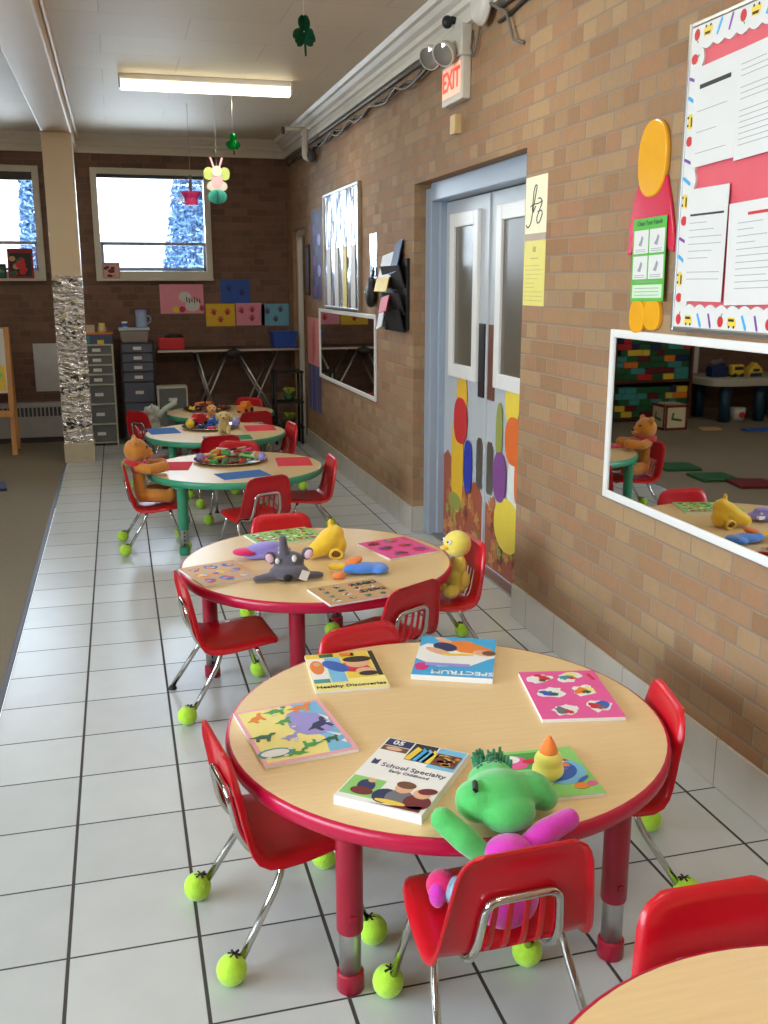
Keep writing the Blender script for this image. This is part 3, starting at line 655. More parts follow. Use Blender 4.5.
printed('workbook', 'blue glossy workbook with an orange figure on its cover', 'book', (.886, 2.49), -.41, .225, .30, .016, paint_blue, 'cyan', ['white', 'orange', 'navy', 'skin', 'brown', 'yellow', 'hot', 'lav'])
def critter(mb, r, x, y, s, cols, z):
    oval(mb, 0 if 0 else cols[0], x, y, s*1.02, s*.78, z, r.uniform(0, 3), wob=.25, rnd=r)
    oval(mb, cols[1], x+s*.2, y+s*.2, s*.62, s*.5, z+.0004, r.uniform(0, 3), wob=.3, rnd=r); oval(mb, cols[2], x-s*.3, y-s*.1, s*.6, s*.4, z+.0007, r.uniform(0, 3), wob=.3, rnd=r); oval(mb, cols[3], x+s*.15, y-s*.3, s*.32, s*.26, z+.001, wob=.3, rnd=r)
def paint_pink(mb, w, d, z, seed=4, base=None):
    r = random.Random(seed)
    for k, (x, y, cs) in enumerate(((-.27, .33, (1, 2, 5, 3)), (.12, .36, (1, 6, 7, 2)), (-.22, .02, (1, 5, 4, 8)), (.2, .05, (1, 6, 9, 8)), (-.16, -.34, (1, 5, 10, 2)), (.27, -.27, (1, 4, 2, 10)))):
        critter(mb, r, w*x, d*y, .036, cs, z)
    poly(mb, 2, [(w*.36, d*.42), (w*.41, d*.42), (w*.44, d*.28), (w*.4, d*.28)], z)
printed('puzzle_board', 'bright pink puzzle board with six cut-out pictures near the brick-wall chair', 'puzzle', (1.095, 2.176), -.2, .213, .30, .010, paint_pink, 'pink', ['white', 'red', 'brown', 'blue', 'white', 'lemon', 'teal', 'dgreen', 'orange', 'grey'])
def paint_grn(mb, w, d, z):
    r = random.Random(12)
    rect(mb, 1, -w/2+.006, d*.1, w*.2, d*.44, z)
    oval(mb, 2, -w*.36, d*.25, .03, .03, z+.0004); oval(mb, 3, -w*.42, d*.32, .025, .018, z+.0006); oval(mb, 4, w*.12, .0, .06, .06, z+.0004, .6); oval(mb, 5, w*.1, .0, .048, .04, z+.0008, .6); oval(mb, 6, w*.14, .02, .03, .02, z+.0012)
    for k in range(8): oval(mb, r.choice((3, 5, 7)), w*.1+r.uniform(-.03, .05), r.uniform(-.05, .05), .02, .005, z+.0016, r.uniform(-1, 1))
    oval(mb, 6, w*.26, -d*.33, .017, .013, z+.0008); oval(mb, 2, w*.42, -d*.3, .012, .01, z+.0008); oval(mb, 7, -w*.1, d*.25, .03, .012, z+.0008)
printed('picture_book', 'green picture book lying under the yellow and orange puppet', 'book', (.868, 1.80), -.08, .175, .215, .009, paint_grn, 'lgreen', ['green', 'pink', 'white', 'sky', 'blue', 'orange', 'red'])
# second table
M_cork = 'tan'
def paint_mix(seed, n, cols, s0, s1):
    def f(mb, w, d, z):
        r = random.Random(seed); nx, ny = n
        for i in range(nx):
            for j in range(ny):
                x = (i+.5)/nx-.5; y = (j+.5)/ny-.5; s = r.uniform(s0, s1)
                critter(mb, r, w*x*.9, d*y*.9, s, [r.randrange(1, len(cols)+1) for _ in range(4)], z)
    return f
def paint_letters(mb, w, d, z):
    paint_mix(5, (4, 4), 'xxxxxxx', .012, .017)(mb, w, d, z)
    mb.mi = 4
    for k, yy in enumerate((.06, -.02)): mb.text('ABCDEFG'[k*3:k*3+4], .04, T2(w*.28, yy, z+.0012, rot=.0), bold=True)
printed('puzzle_board', 'tan puzzle board with blue and orange pieces beside the grey elephant puppet', 'puzzle', (.311, 3.539), .30, .224, .262, .008, paint_mix(3, (3, 3), 'abcdef', .024, .032), 'tan', ['orange', 'blue', 'lav', 'yellow', 'red', 'tan'])
printed('puzzle_board', 'tan letter puzzle board at the front of the puppet table', 'puzzle', (.742, 3.185), .22, .262, .20, .008, paint_letters, 'tan', ['grey', 'red', 'dgreen', 'black', 'maroon', 'white', 'teal'])
printed('puzzle_board', 'pink puzzle board on the wall side of the puppet table', 'puzzle', (1.058, 3.708), .27, .232, .27, .008, lambda mb, w, d, z: paint_pink(mb, w, d, z, 9), 'pink', ['hot', 'red', 'brown', 'purple', 'maroon', 'orange', 'teal', 'dgreen', 'red', 'grey'])
printed('puzzle_board', 'green puzzle board at the far side of the puppet table', 'puzzle', (.636, 4.01), .25, .29, .21, .008, paint_mix(6, (5, 4), 'abcdef', .018, .024), 'lgreen', ['green', 'white', 'dgreen', 'red', 'maroon', 'lemon'])
# paper mats
def paper_mat(label, c, a, w, d, col, group):
    t = MB(); t.box((0, 0, .0012), (w, d, .0024)); o = t.build('paper_mat', col, None, loc=(c[0], c[1], TZ), rz=a); return tag(o, label, 'place mat', group)
M_mred = flat('mat_red', (222, 44, 64), .85); M_mblue = flat('mat_blue', (40, 106, 182), .85); M_mgrn = flat('mat_green', (44, 130, 84), .85)
gm = 'paper place mats on the green tables'
paper_mat('red paper mat in front of the brown teddy bear', (.262, 5.852), -.18, .22, .27, M_mred, gm)
paper_mat('blue paper mat at the front of the nearest green table', (.636, 5.47), .23, .28, .19, M_mblue, gm)
paper_mat('red paper mat at the wall end of the nearest green table', (.991, 5.807), -.1, .21, .29, M_mred, gm)
paper_mat('blue paper mat at the aisle end of the middle green table', (.275, 7.315), .12, .215, .29, M_mblue, gm)
paper_mat('red paper mat at the wall end of the middle green table', (.99, 7.275), -.02, .22, .29, M_mred, gm)
paper_mat('green paper mat under the cream plush dog', (.70, 6.86), -.02, .34, .2, M_mgrn, gm)

# ------------------------------------------------------------------ trays of small toys
M_tray = mat('silver_tray', (206, 204, 200), .16, 1., var=.04, scale=30)
def tray(label, x, y, r):
    mb = MB(); mb.lathe([(0, .003), (r-.05, .003), (r-.03, .010), (r-.004, .016), (r, .018), (r, .0155), (r-.028, .006), (r-.05, 0), (0, 0)], n=56); o = mb.build('serving_tray', M_tray, None, loc=(x, y, TZ+.0026)); return tag(o, label, 'tray')
tray('silver round tray piled with small bright toys on the nearest green table', .62, 5.93, .225)
tray('silver round tray with balls and toys on the middle green table', .63, 7.38, .215)
tray('silver round tray with dark toys on the farthest green table', .70, 8.46, .205)
def small_toys():
    def brick(m):
        mb = MB(); mb.box((0, 0, .012), (.05, .025, .022), bev=.002)
        for k in (-.014, .014): mb.lathe([(0, .03), (.007, .03), (.007, .023)], (k, 0, 0), 8)
        return mb.build('toy_brick', m)
    def stick(m):
        mb = MB(); mb.tube([(-.04, 0, .008), (0, .004, .008), (.036, 0, .008), (.044, 0, .008)], [.007, .007, .007, .003], 8); return mb.build('toy_stick', m)
    def ring(m):
        mb = MB(); mb.tube([(.022*math.cos(a*PI/6), .022*math.sin(a*PI/6), .008) for a in range(12)], .008, 8, closed=True); return mb.build('toy_ring', m)
    return dict(brick=brick, stick=stick, ring=ring)
MK = small_toys(); r = random.Random(21); protos = {}
def toy(kind, colr, x, y, z, rz, where):
    k = (kind, colr)
    if k not in protos: o = protos[k] = MK[kind](P(colr))
    else: o = protos[k].copy(); C.objects.link(o)
    o.location = (x, y, z); o.rotation_euler = (r.uniform(-.25, .25), r.uniform(-.25, .25), rz)
    return tag(o, '%s toy %s among the small toys in the tray of the %s green table' % ({'lgreen': 'light green', 'dgreen': 'dark green', 'navy': 'navy blue'}.get(colr, colr), kind, where), 'toy', '%s toy %ss in the tray of the %s green table' % (colr, kind, where))
cols = ['green', 'lgreen', 'red', 'tan', 'orange', 'yellow', 'lemon', 'lgreen', 'green', 'white', 'pink', 'maroon']
def scatter(cx, cy, rad, n, kinds, cs, where, dmin=.058):
    pl = []; tries = 0
    while len(pl) < n and tries < 6000:
        tries += 1; lay = 0 if tries < 2500 else (1 if tries < 4500 else 2)
        a = r.uniform(0, 2*PI); q = (rad-.035*lay)*math.sqrt(r.random()); x, y = cx+q*math.cos(a), cy+q*math.sin(a)
        if any(p[2] == lay and math.hypot(p[0]-x, p[1]-y) < dmin for p in pl): continue
        pl.append((x, y, lay)); toy(r.choice(kinds), r.choice(cs), x, y, TZ+.0125+.022*lay, r.uniform(0, 6), where)
scatter(.62, 5.93, .17, 46, ('brick', 'stick', 'stick', 'stick'), cols, 'nearest')
for k_, c_, x_, y_ in (('ring', 'red', .62, 7.25), ('brick', 'navy', .56, 7.31), ('brick', 'red', .73, 7.26), ('ring', 'maroon', .64, 7.52), ('brick', 'blue', .62, 7.33)): toy(k_, c_, x_, y_, TZ+.0125, 1.+x_*9, 'middle')
scatter(.70, 8.46, .14, 28, ('brick', 'stick', 'ring'), ['red', 'maroon', 'navy', 'orange', 'yellow', 'brown'], 'farthest')
def ball(label, x, y, z, rad, m):
    mb = MB(); mb.ell((0, 0, rad), rad, seg=24, rings=16); mb.mi = 1; mb.tube([(rad*1.0*math.cos(a*PI/16), 0, rad+rad*1.0*math.sin(a*PI/16)) for a in range(32)], rad*.03, 6, closed=True)
    return tag(mb.build('toy_ball', [m, M_dark], None, loc=(x, y, z)), label, 'ball')
ball('yellow ball at the aisle end of the middle tray', .475, 7.33, TZ+.012, .033, P('yellow'))
ball('lavender ball at the wall end of the middle tray', .815, 7.32, TZ+.013, .034, P('lav'))
ball('blue-lilac ball on the wall end of the nearest tray', .80, 5.84, TZ+.012, .025, P('lav'))
ball('blue-lilac ball on the aisle end of the nearest tray', .435, 5.93, TZ+.012, .024, P('lav'))
def toy_car(label, x, y, z, rz, m, s=1.):
    t = thing('toy_car', label, 'toy car', (x, y, z), rz)
    mb = MB(); mb.prism([(-.07*s, .015*s), (-.07*s, .05*s), (-.035*s, .055*s), (-.02*s, .085*s), (.03*s, .085*s), (.045*s, .055*s), (.07*s, .05*s), (.07*s, .015*s)], .06*s, Matrix.Translation((0, .03*s, 0)) @ Matrix.Rotation(PI/2, 4, 'X')); mb.build('body', m, t, bevel=.004*s)
    for a in (-.042, .042):
        for b in (-.032, .032):
            mb = MB(); mb.lathe([(0, -.006*s), (.017*s, -.006*s), (.018*s, 0), (.017*s, .006*s), (0, .006*s)], n=16); bmesh.ops.transform(mb.b, matrix=Matrix.Translation((a*s, b*s, .018*s)) @ Matrix.Rotation(PI/2, 4, 'X'), verts=mb.b.verts[:]); mb.build('wheel', M_black, t)
toy_car('red toy car in the tray of the middle green table', .545, 7.46, TZ+.012, .5, P('red'), 1.1)
toy_car('blue toy car in the tray of the middle green table', .69, 7.37, TZ+.012, -.4, P('blue'), 1.1)
toy_car('yellow toy truck on the wall side of the farthest green table', 1.0, 8.22, TZ, .9, P('orange'), 1.1)

# ------------------------------------------------------------------ plush toys and puppets
def plush_mat(n, rgb): return mat('plush_'+n, rgb, .95, var=.1, scale=30, bump=.6, bscale=220, sheen=.5)
PB, PG, PM, PY, PC = plush_mat('brown', (208, 134, 46)), plush_mat('green', (80, 190, 96)), plush_mat('magenta', (206, 44, 176)), plush_mat('yellow', (238, 220, 96)), plush_mat('cream', (216, 190, 132))
PGY, PDG, PR, PLV, PMINT, PBL, POR, PW = plush_mat('grey', (92, 88, 102), ), plush_mat('dark_green', (20, 122, 76)), plush_mat('red', (206, 34, 28)), plush_mat('lavender', (150, 136, 222)), plush_mat('mint', (176, 188, 180)), plush_mat('blue', (70, 132, 226)), plush_mat('orange', (246, 130, 50)), plush_mat('white', (236, 236, 236))
PYG = plush_mat('gold', (246, 200, 50)); PHP = plush_mat('hot_pink', (226, 26, 110)); PLP = plush_mat('light_pink', (236, 196, 216)); PTAN = plush_mat('tan', (222, 164, 92))
def soft(name, shapes, m, parent, vox=.006):
    mb = MB()
    for s in shapes:
        if s[0] == 'e': mb.ell(s[1], s[2], s[3] if len(s) > 3 else None, 20, 12)
        else: mb.tube(s[1], s[2], 12); [mb.ell(s[1][i], s[2][i] if isinstance(s[2], list) else s[2], None, 14, 10) for i in (0, -1)]
    o = mb.build(name, m, parent); return fuse(o, vox)
# teddy bear on the chair at the nearest green table, facing +x
t = thing('teddy_bear', 'brown teddy bear with a red neckerchief sitting on a red chair', 'soft toy', (.10, 5.63, .268), .03)
soft('body', [('e', (-.035, 0, .09), (.037, .075, .09)), ('e', (-.036, 0, .16), (.037, .066, .08)), ('e', (-.04, 0, .22), (.036, .05, .05))], PB, t)
soft('bib', [('e', (-.038, 0, .205), (.044, .070, .05))], PR, t)
hd = soft('head', [('e', (-.045, 0, .305), (.07, .074, .068)), ('e', (.015, 0, .29), (.034, .036, .03)), ('e', (-.05, .06, .36), (.016, .026, .027)), ('e', (-.05, -.06, .36), (.016, .026, .027))], PB, t)
mb = MB(); mb.ell((.046, 0, .296), (.011, .014, .010)).ell((.012, .03, .325), .008).ell((.012, -.03, .325), .008); mb.build('eyes_and_nose', M_black, hd)
mb = MB(); mb.ell((.03, 0, .284), (.022, .03, .021)); mb.build('muzzle', PTAN, hd)
for s in (1, -1):
    soft('arm', [('t', [(-.04, s*.05, .215), (.02, s*.085, .205), (.10, s*.055, .212)], [.03, .03, .032])], PB, t)
    soft('leg', [('t', [(-.02, s*.045, .05), (.06, s*.075, .05), (.12, s*.085, .045)], [.04, .04, .036]), ('e', (.135, s*.085, .055), (.025, .035, .042))], PB, t)
mb = MB(); mb.tube([(-.045+.058*math.cos(a*PI/10), .06*math.sin(a*PI/10), .232-.012*math.cos(a*PI/10)) for a in range(20)], .017, 8, closed=True); mb.prism([(-.06, 0), (.06, 0), (.045, -.06), (0, -.08), (-.045, -.06)], .014, Matrix.Translation((-.012, 0, .25)) @ Matrix(((0, 0, 1, 0), (1, 0, 0, 0), (0, 1, 0, 0), (0, 0, 0, 1)))); mb.build('neckerchief', PR, t, bevel=.004)
# green plush on the front chair, facing +y (away from the camera)
t = thing('plush_toy', 'green plush toy in a magenta suit slumped on a red chair, seen from behind', 'soft toy', (.66, 1.546, .275), 0.)
soft('body', [('e', (.0, -.008, .06), (.066, .05, .058)), ('e', (.0, -.01, .115), (.058, .046, .055)), ('e', (.005, .0, .155), (.05, .042, .034))], PM, t)
hd = soft('head', [('e', (.035, .115, .215), (.075, .06, .045), (0, .12, 0)), ('e', (.03, .07, .198), (.058, .05, .038)), ('e', (.118, .115, .197), (.042, .04, .03), (0, .35, .3)), ('e', (.095, .12, .213), (.05, .045, .034)), ('e', (.035, .165, .215), (.055, .045, .04)), ('e', (-.02, .11, .208), (.045, .05, .042))], PG, t)
hb = MB()
for k in range(70):
    rr = random.Random(k); a, b = rr.uniform(-1, 1), rr.uniform(-1, 1)
    hb.tube([(.04+a*.03, 0.18+b*.022, .222), (.04+a*.038, 0.195+b*.03, .25+rr.uniform(-.008, .012))], [.007, .003], 6)
hb.build('tuft', PDG, hd)['label'] = 'dark green hair tuft'
mb = MB(); mb.box((-.03, .095, .250), (.007, .034, .010), (0, -.7, -.35)); mb.build('eye_slit', M_black, hd)
soft('arm', [('t', [(-.03, .015, .135), (-.07, .038, .172), (-.105, .075, .200)], [.022, .027, .025])], PG, t)['label'] = 'raised bare green arm'
soft('arm', [('t', [(.04, .005, .150), (.09, .015, .178), (.145, .03, .188)], [.026, .026, .022])], PM, t)['label'] = 'magenta sleeved arm laid along the table edge'
soft('trouser', [('t', [(-.03, .025, .045), (-.072, .055, .045), (-.082, .085, .036)], [.036, .032, .028]), ('t', [(.03, .02, .045), (.05, .06, .035), (.06, .085, .03)], [.036, .034, .032])], mat('patterned_cloth', (150, 170, 190), .9, var=.6, scale=45), t)
for (x, y, z) in ((-.098, .09, .042), (.065, .10, .042)):
    f = soft('foot', [('e', (x, y, z), (.034, .034, .034))], PHP, t); s_ = soft('sole', [('e', (x-.016, y-.018, z-.006), (.018, .02, .028))], PM, f, .004)
# duck finger puppet on the green book
t = thing('finger_puppet', 'small yellow finger puppet with an orange beak standing on the green book', 'puppet', (.85, 1.775, TZ+.0095))
soft('body', [('e', (0, 0, .022), (.036, .034, .024)), ('e', (0, 0, .045), (.032, .03, .026))], plush_mat('lemon', (240, 228, 110)), t, .004)
soft('beak', [('t', [(0, 0, .066), (0, 0, .088), (0, 0, .096)], [.021, .013, .007])], POR, t, .003)
# yellow chick on the wall-side chair of the puppet table
t = thing('plush_chick', 'yellow plush chick sitting on a red chair by the door', 'soft toy', (1.266, 3.56, .2635), PI+.2)
soft('body', [('e', (0, 0, .055), (.036, .058, .052)), ('e', (-.008, 0, .125), (.025, .048, .05))], PY, t)
hd = soft('head', [('e', (-.0, 0, .213), (.056, .060, .054))], PY, t)
soft('beak', [('e', (.058, 0, .204), (.022, .02, .010))], PYG, hd, .004)
for y_ in (.022, -.022): mb = MB(); mb.ell((.047, y_, .229), .011); mb.mi = 1; mb.ell((.056, y_, .231), .005); mb.build('eye', [PW, M_black], hd)
for s_ in (1, -1): soft('leg', [('e', (.05, s_*.042, .030), (.036, .03, .028))], PY, t); soft('wing', [('e', (-.005, s_*.056, .075), (.024, .014, .036))], PY, t)
# grey plush on the aisle chair of the farthest green table
t = thing('plush_toy', 'pale grey plush toy with one arm raised, on a far red chair', 'soft toy', (.235, 8.2, .264), .5)
soft('body', [('e', (-.01, 0, .07), (.06, .07, .075)), ('e', (-.01, 0, .14), (.055, .062, .06))], PMINT, t)
hd = soft('head', [('e', (0, 0, .205), (.06, .062, .052)), ('t', [(.045, 0, .195), (.066, 0, .16), (.066, 0, .12)], [.024, .017, .012]), ('e', (-.02, .07, .2), (.012, .035, .045)), ('e', (-.02, -.07, .2), (.012, .035, .045)), ('e', (-.03, -.04, .255), (.012, .012, .022))], PMINT, t)
mb = MB(); mb.ell((.052, .025, .225), .007).ell((.052, -.025, .225), .007); mb.build('eyes', M_black, hd)
soft('arm', [('t', [(.02, -.05, .17), (.07, -.07, .225), (.165, -.07, .265)], [.024, .022, .022])], PMINT, t); soft('arm', [('t', [(.0, .06, .14), (.02, .085, .10), (.03, .08, .06)], [.024, .022, .02])], PMINT, t)
for s in (1, -1): soft('leg', [('t', [(0, s*.04, .035), (.07, s*.05, .035), (.1, s*.05, .04)], [.034, .032, .032])], PMINT, t)
# cream dog on the middle table and brown toy behind
def sit_dog(label, x, y, rz, m, m2, s):
    t = thing('plush_dog', label, 'soft toy', (x, y, TZ+.0024), rz)
    S = lambda *v: tuple(q*s for q in v)
    soft('body', [('e', S(0, 0, .05), S(.05, .05, .05)), ('e', S(.01, 0, .085), S(.038, .04, .045))], m, t, .005)
    hd = soft('head', [('e', S(.02, 0, .135), S(.045, .045, .04)), ('e', S(.055, 0, .125), S(.026, .024, .02))], m, t, .005)
    for q in (1, -1): soft('ear', [('e', S(.01, q*.05, .13), S(.018, .012, .03))], m2, hd, .004); soft('paw', [('t', [S(.03, q*.03, .06), S(.055, q*.032, .02)], [.016*s, .018*s])], m, t, .004)
    mb = MB(); mb.ell(S(.08, 0, .13), .007*s).ell(S(.058, .02, .15), .005*s).ell(S(.058, -.02, .15), .005*s); mb.build('eyes_and_nose', M_black, hd)
sit_dog('cream plush dog in front of the middle silver tray', .70, 7.06, -1.7, PC, PC, .95)
sit_dog('brown plush toy standing behind the middle silver tray', .66, 7.62, -1.5, PTAN, plush_mat('dark_brown', (110, 66, 34)), .85)
# hand puppets on the second table
t = thing('hand_puppet', 'grey elephant hand puppet with its trunk in the air', 'puppet', (.555, 3.41, TZ), -.15)
soft('glove', [('e', (0, .0, .03), (.075, .055, .03)), ('e', (0, .03, .065), (.06, .045, .035)), ('t', [(-.06, -.02, .02), (-.12, -.03, .014)], [.018, .014]), ('t', [(.06, -.02, .02), (.115, -.01, .016)], [.018, .014])], PGY, t)
soft('trunk', [('t', [(-.012, .02, .08), (-.018, .02, .12), (-.02, .015, .152)], [.024, .018, .015])], PGY, t)
for s, x in ((-1, -.066), (1, .07)):
    e = soft('ear', [('e', (x, .02, .08+.012*(s > 0)), (.024, .010, .028), (0, s*.5, 0))], PGY, t); soft('ear_lining', [('e', (x+s*.004, .008, .08+.012*(s > 0)), (.016, .006, .021), (0, s*.5, 0))], PLP, e, .004)
mb = MB(); mb.ell((.02, -.012, .083), (.009, .005, .014)).ell((-.042, -.012, .075), (.008, .005, .011)); mb.build('eyes', PW, t)
mb = MB(); mb.box((.055, -.055, .03), (.03, .004, .04), (.3, .35, .1)); mb.build('tag', M_paper, t)['label'] = 'white paper care tag'
mb = MB(); mb.lathe([(.0, .002), (.016, .002), (.018, 0)], n=16); bmesh.ops.transform(mb.b, matrix=Matrix.Translation((-.005, -.056, .022)) @ Matrix.Rotation(PI/2, 4, 'X') @ Matrix.Diagonal((1, .8, 1, 1)), verts=mb.b.verts[:]); mb.build('cuff_opening', M_black, t)
t = thing('hand_puppet', 'lavender hand puppet with a hot pink open mouth', 'puppet', (.505, 3.725, TZ), .05)
soft('glove', [('e', (.03, 0, .03), (.085, .045, .02), (0, .05, 0)), ('e', (0, .0, .045), (.08, .04, .018), (0, -.1, 0)), ('e', (.0, 0, .012), (.085, .042, .012))], PLV, t, .005)
soft('mouth', [('e', (-.075, -.005, .032), (.05, .036, .016), (0, .05, 0))], PHP, t, .004)
mb = MB(); mb.prism([(.05, -.03), (.09, -.05), (.085, -.02)], .012, Matrix.Translation((0.0, -.012, .02))); mb.ell((.06, -.03, .042), .006); mb.build('fin', PW, t)
t = thing('hand_puppet', 'golden yellow hand puppet lying on its opening', 'puppet', (.75, 3.67, TZ), -.1)
soft('glove', [('t', [(-.06, -.03, .03), (-.02, -.01, .045), (.02, .01, .07), (.035, .02, .085)], [.028, .042, .05, .042]), ('e', (.045, .01, .045), (.04, .045, .045)), ('e', (.02, .02, .135), (.012, .01, .018))], PYG, t)
mb = MB(); mb.tube([(.035+.024*math.cos(a*PI/8), -.046-.004*math.sin(a), .022+.018*math.sin(a*PI/8)) for a in range(16)], .006, 8, closed=True); mb.build('cuff', PYG, t)
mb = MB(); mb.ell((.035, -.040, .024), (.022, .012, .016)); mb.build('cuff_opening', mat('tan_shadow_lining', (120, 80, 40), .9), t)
t = thing('hand_puppet', 'blue hand puppet with orange beak and feet', 'puppet', (.84, 3.415, TZ), .0)
soft('glove', [('e', (.0, 0, .02), (.065, .045, .02)), ('e', (.055, -.005, .018), (.042, .058, .017)), ('e', (-.04, .0, .022), (.04, .032, .02))], PBL, t, .005)
soft('beak', [('e', (-.035, .02, .042), (.042, .028, .014), (0, -.3, .4)), ('e', (-.105, -.045, .012), (.028, .022, .012))], POR, t, .004)
soft('head', [('e', (-.09, .02, .026), (.045, .02, .014), (0, 0, -.3))], PYG, t, .004)

# ------------------------------------------------------------------ things on the long brick wall
def MW(y, z, off=0., rot=0.):
    return Matrix.Translation((XW-off, y, z)) @ Matrix(((0, 0, -1, 0), (-1, 0, 0, 0), (0, 1, 0, 0), (0, 0, 0, 1))) @ Matrix.Rotation(rot, 4, 'Z')
def MBK(x, z, off=0., rot=0., y=YB):
    return Matrix.Translation((x, y-off, z)) @ Matrix(((1, 0, 0, 0), (0, 0, -1, 0), (0, 1, 0, 0), (0, 0, 0, 1))) @ Matrix.Rotation(rot, 4, 'Z')
def place(o, M): o.matrix_world = M; return o
def wthing(name, label, cat, M, group=None):
    t = thing(name, label, cat, group=group); place(t, M); return t
def sheet(name, label, cat, M, w, h, paint, mats, base, th=.0012, group=None, parent=None):
    mb = MB(); mb.mi = 0; mb.box((0, 0, th/2), (w, h, th)); paint(mb, w, h, th)
    o = mb.build(name, [base]+mats)
    if parent: o.parent = parent; o.matrix_local = M
    else: place(o, M); tag(o, label, cat, group)
    return o
def lines(i, seed, y0, y1, n, x0=-.42, x1=.42, hd=None):
    def f(mb, w, h, z):
        r = random.Random(seed)
        for k in range(n):
            yy = h*(y0+(y1-y0)*k/(n-1)); xe = x1 if r.random() < .6 else r.uniform(0, x1)
            if r.random() < .12: continue
            rect(mb, i, w*x0, yy-.0009, w*xe, yy+.0009, z, .0002)
        if hd: rect(mb, hd[0], w*hd[1], h*hd[2]-hd[3], w*hd[4], h*hd[2]+hd[3], z, .0002)
    return f
def framed(name, label, cat, y0, y1, z0, z1, f, th, mframe, panelname, mpanel):
    """wall panel with a raised frame between y0>y1"""
    w, h = y0-y1, z1-z0; t = wthing(name, label, cat, MW((y0+y1)/2, (z0+z1)/2, 0))
    mb = MB()
    for x in (-w/2+f/2, w/2-f/2): mb.box((x, 0, th/2), (f, h, th))
    for y in (-h/2+f/2, h/2-f/2): mb.box((0, y, th/2), (w-2*f, f, th))
    mb.build('frame', mframe, t, bevel=.004)
    mb = MB(); mb.box((0, 0, th*.3), (w-2*f, h-2*f, th*.5)); mb.build(panelname, mpanel, t); return t
framed('wall_mirror', 'long white-framed mirror above the nearest whole table', 'mirror', 3.13, 1.25, 0.742, 1.341, .028, .014, M_whiteframe, 'mirror_glass', M_mirror)
framed('wall_mirror', 'white-framed mirror beyond the doors, below the silver foil board', 'mirror', 8.33, 6.41, .705, 1.29, .03, .016, M_whiteframe, 'mirror_glass', M_mirror)
# bulletin board
t = framed('bulletin_board', 'pink bulletin board with a white border of apples and pencils', 'bulletin board', 2.735, 1.50, 1.352, 2.232, .016, .02, M_alum, 'backing', flat('board_pink', (222, 92, 104)))
w, h = 1.235-.032, .88-.032
mb = MB(); r = random.Random(3); bw = .058
def scal(n, L): return [(-L/2+L*k/(n*8), bw+.010*abs(math.sin(PI*k/8))) for k in range(n*8+1)]
def strip(L, place_, hh=.0075):
    n = int(round(L/.055)); o = [(-L/2, 0)]+scal(n, L)+[(L/2, 0)]
    mb.mi = 0
    for a, b in zip(o[1:-1], o[2:-1]): mb.prism([place_(a[0], 0), place_(b[0], 0), place_(*b), place_(*a)], hh, Matrix.Translation((0, 0, .0105)))
    for k in range(n):
        x = -L/2+L*(k+.5)/n; y = .022; q = k % 4; z = .0182
        def pp(pts): return [place_(x+a, y+b) for a, b in pts]
        cir = lambda rx, ry, ox=0, oy=0: pp([(ox+rx*math.cos(2*PI*i/14), oy+ry*math.sin(2*PI*i/14)) for i in range(14)])
        if q == 0: poly(mb, 1, cir(.014, .016), z); poly(mb, 2, pp([(0, .014), (.006, .024), (.010, .022), (.003, .013)]), z+.0004)
        elif q == 1: poly(mb, 3, pp([(-.02, -.012), (.02, -.012), (.02, .002), (.012, .013), (-.02, .013)]), z); poly(mb, 4, pp([(-.016, .002), (.012, .002), (.009, .009), (-.016, .009)]), z+.0004); poly(mb, 4, cir(.004, .004, -.011, -.013), z+.0004); poly(mb, 4, cir(.004, .004, .011, -.013), z+.0004)
        elif q == 2: poly(mb, 5, pp([(-.014, .018), (-.006, .022), (.014, -.012), (.013, -.022), (.005, -.018)]), z)
        else: poly(mb, 6, pp([(-.012, .020), (-.004, .022), (.010, -.014), (.009, -.022), (.002, -.018)]), z)
strip(w, lambda a, b: (a, -h/2+b)); strip(w, lambda a, b: (a, h/2-b)); strip(h-2*bw-.001, lambda a, b: (-w/2+b, a), .0066); strip(h-2*bw-.001, lambda a, b: (w/2-b, a), .0066)
mb.build('scalloped_border', [M_paper, P('red'), P('green'), P('yellow'), P('black'), P('cyan'), P('purple')], t)
gp = 'sheets pinned to the bulletin board'
def page(label, y, z, rot, w, h, paint, mats=(M_ink, M_inkd), base=M_paper, k=0): return sheet('paper_sheet', label, 'paper', MW(y, z, .0193, rot), w, h, paint, list(mats), base, group=gp)
page('white sheet with one bold heading at the upper left of the bulletin board', 2.578, 1.968, .04, .21, .275, lines(1, 1, -.36, .06, 3, -.4, .3, (2, -.36, .3, .006, .36)))
page('closely printed white sheet at the top right edge of the bulletin board', 2.366, 1.972, .05, .215, .285, lines(1, 2, -.42, .36, 16))
page('white printed sheet at the lower left of the bulletin board', 2.578, 1.606, .0, .207, .322, lines(1, 3, -.3, .2, 9, -.4, .4, (2, -.4, .27, .003, .42)))
page('white list with a red heading at the lower right edge of the bulletin board', 2.355, 1.577, .03, .216, .275, lines(1, 4, -.4, .3, 12, -.3, .42, (2, -.1, .38, .004, .42)), (M_ink, P('red')))
page('printed sheet on the bulletin board beyond the picture edge, upper', 2.12, 1.97, 0, .21, .28, lines(1, 5, -.4, .36, 14)); page('printed sheet on the bulletin board beyond the picture edge, lower', 2.1, 1.58, .02, .21, .28, lines(1, 6, -.4, .36, 14))
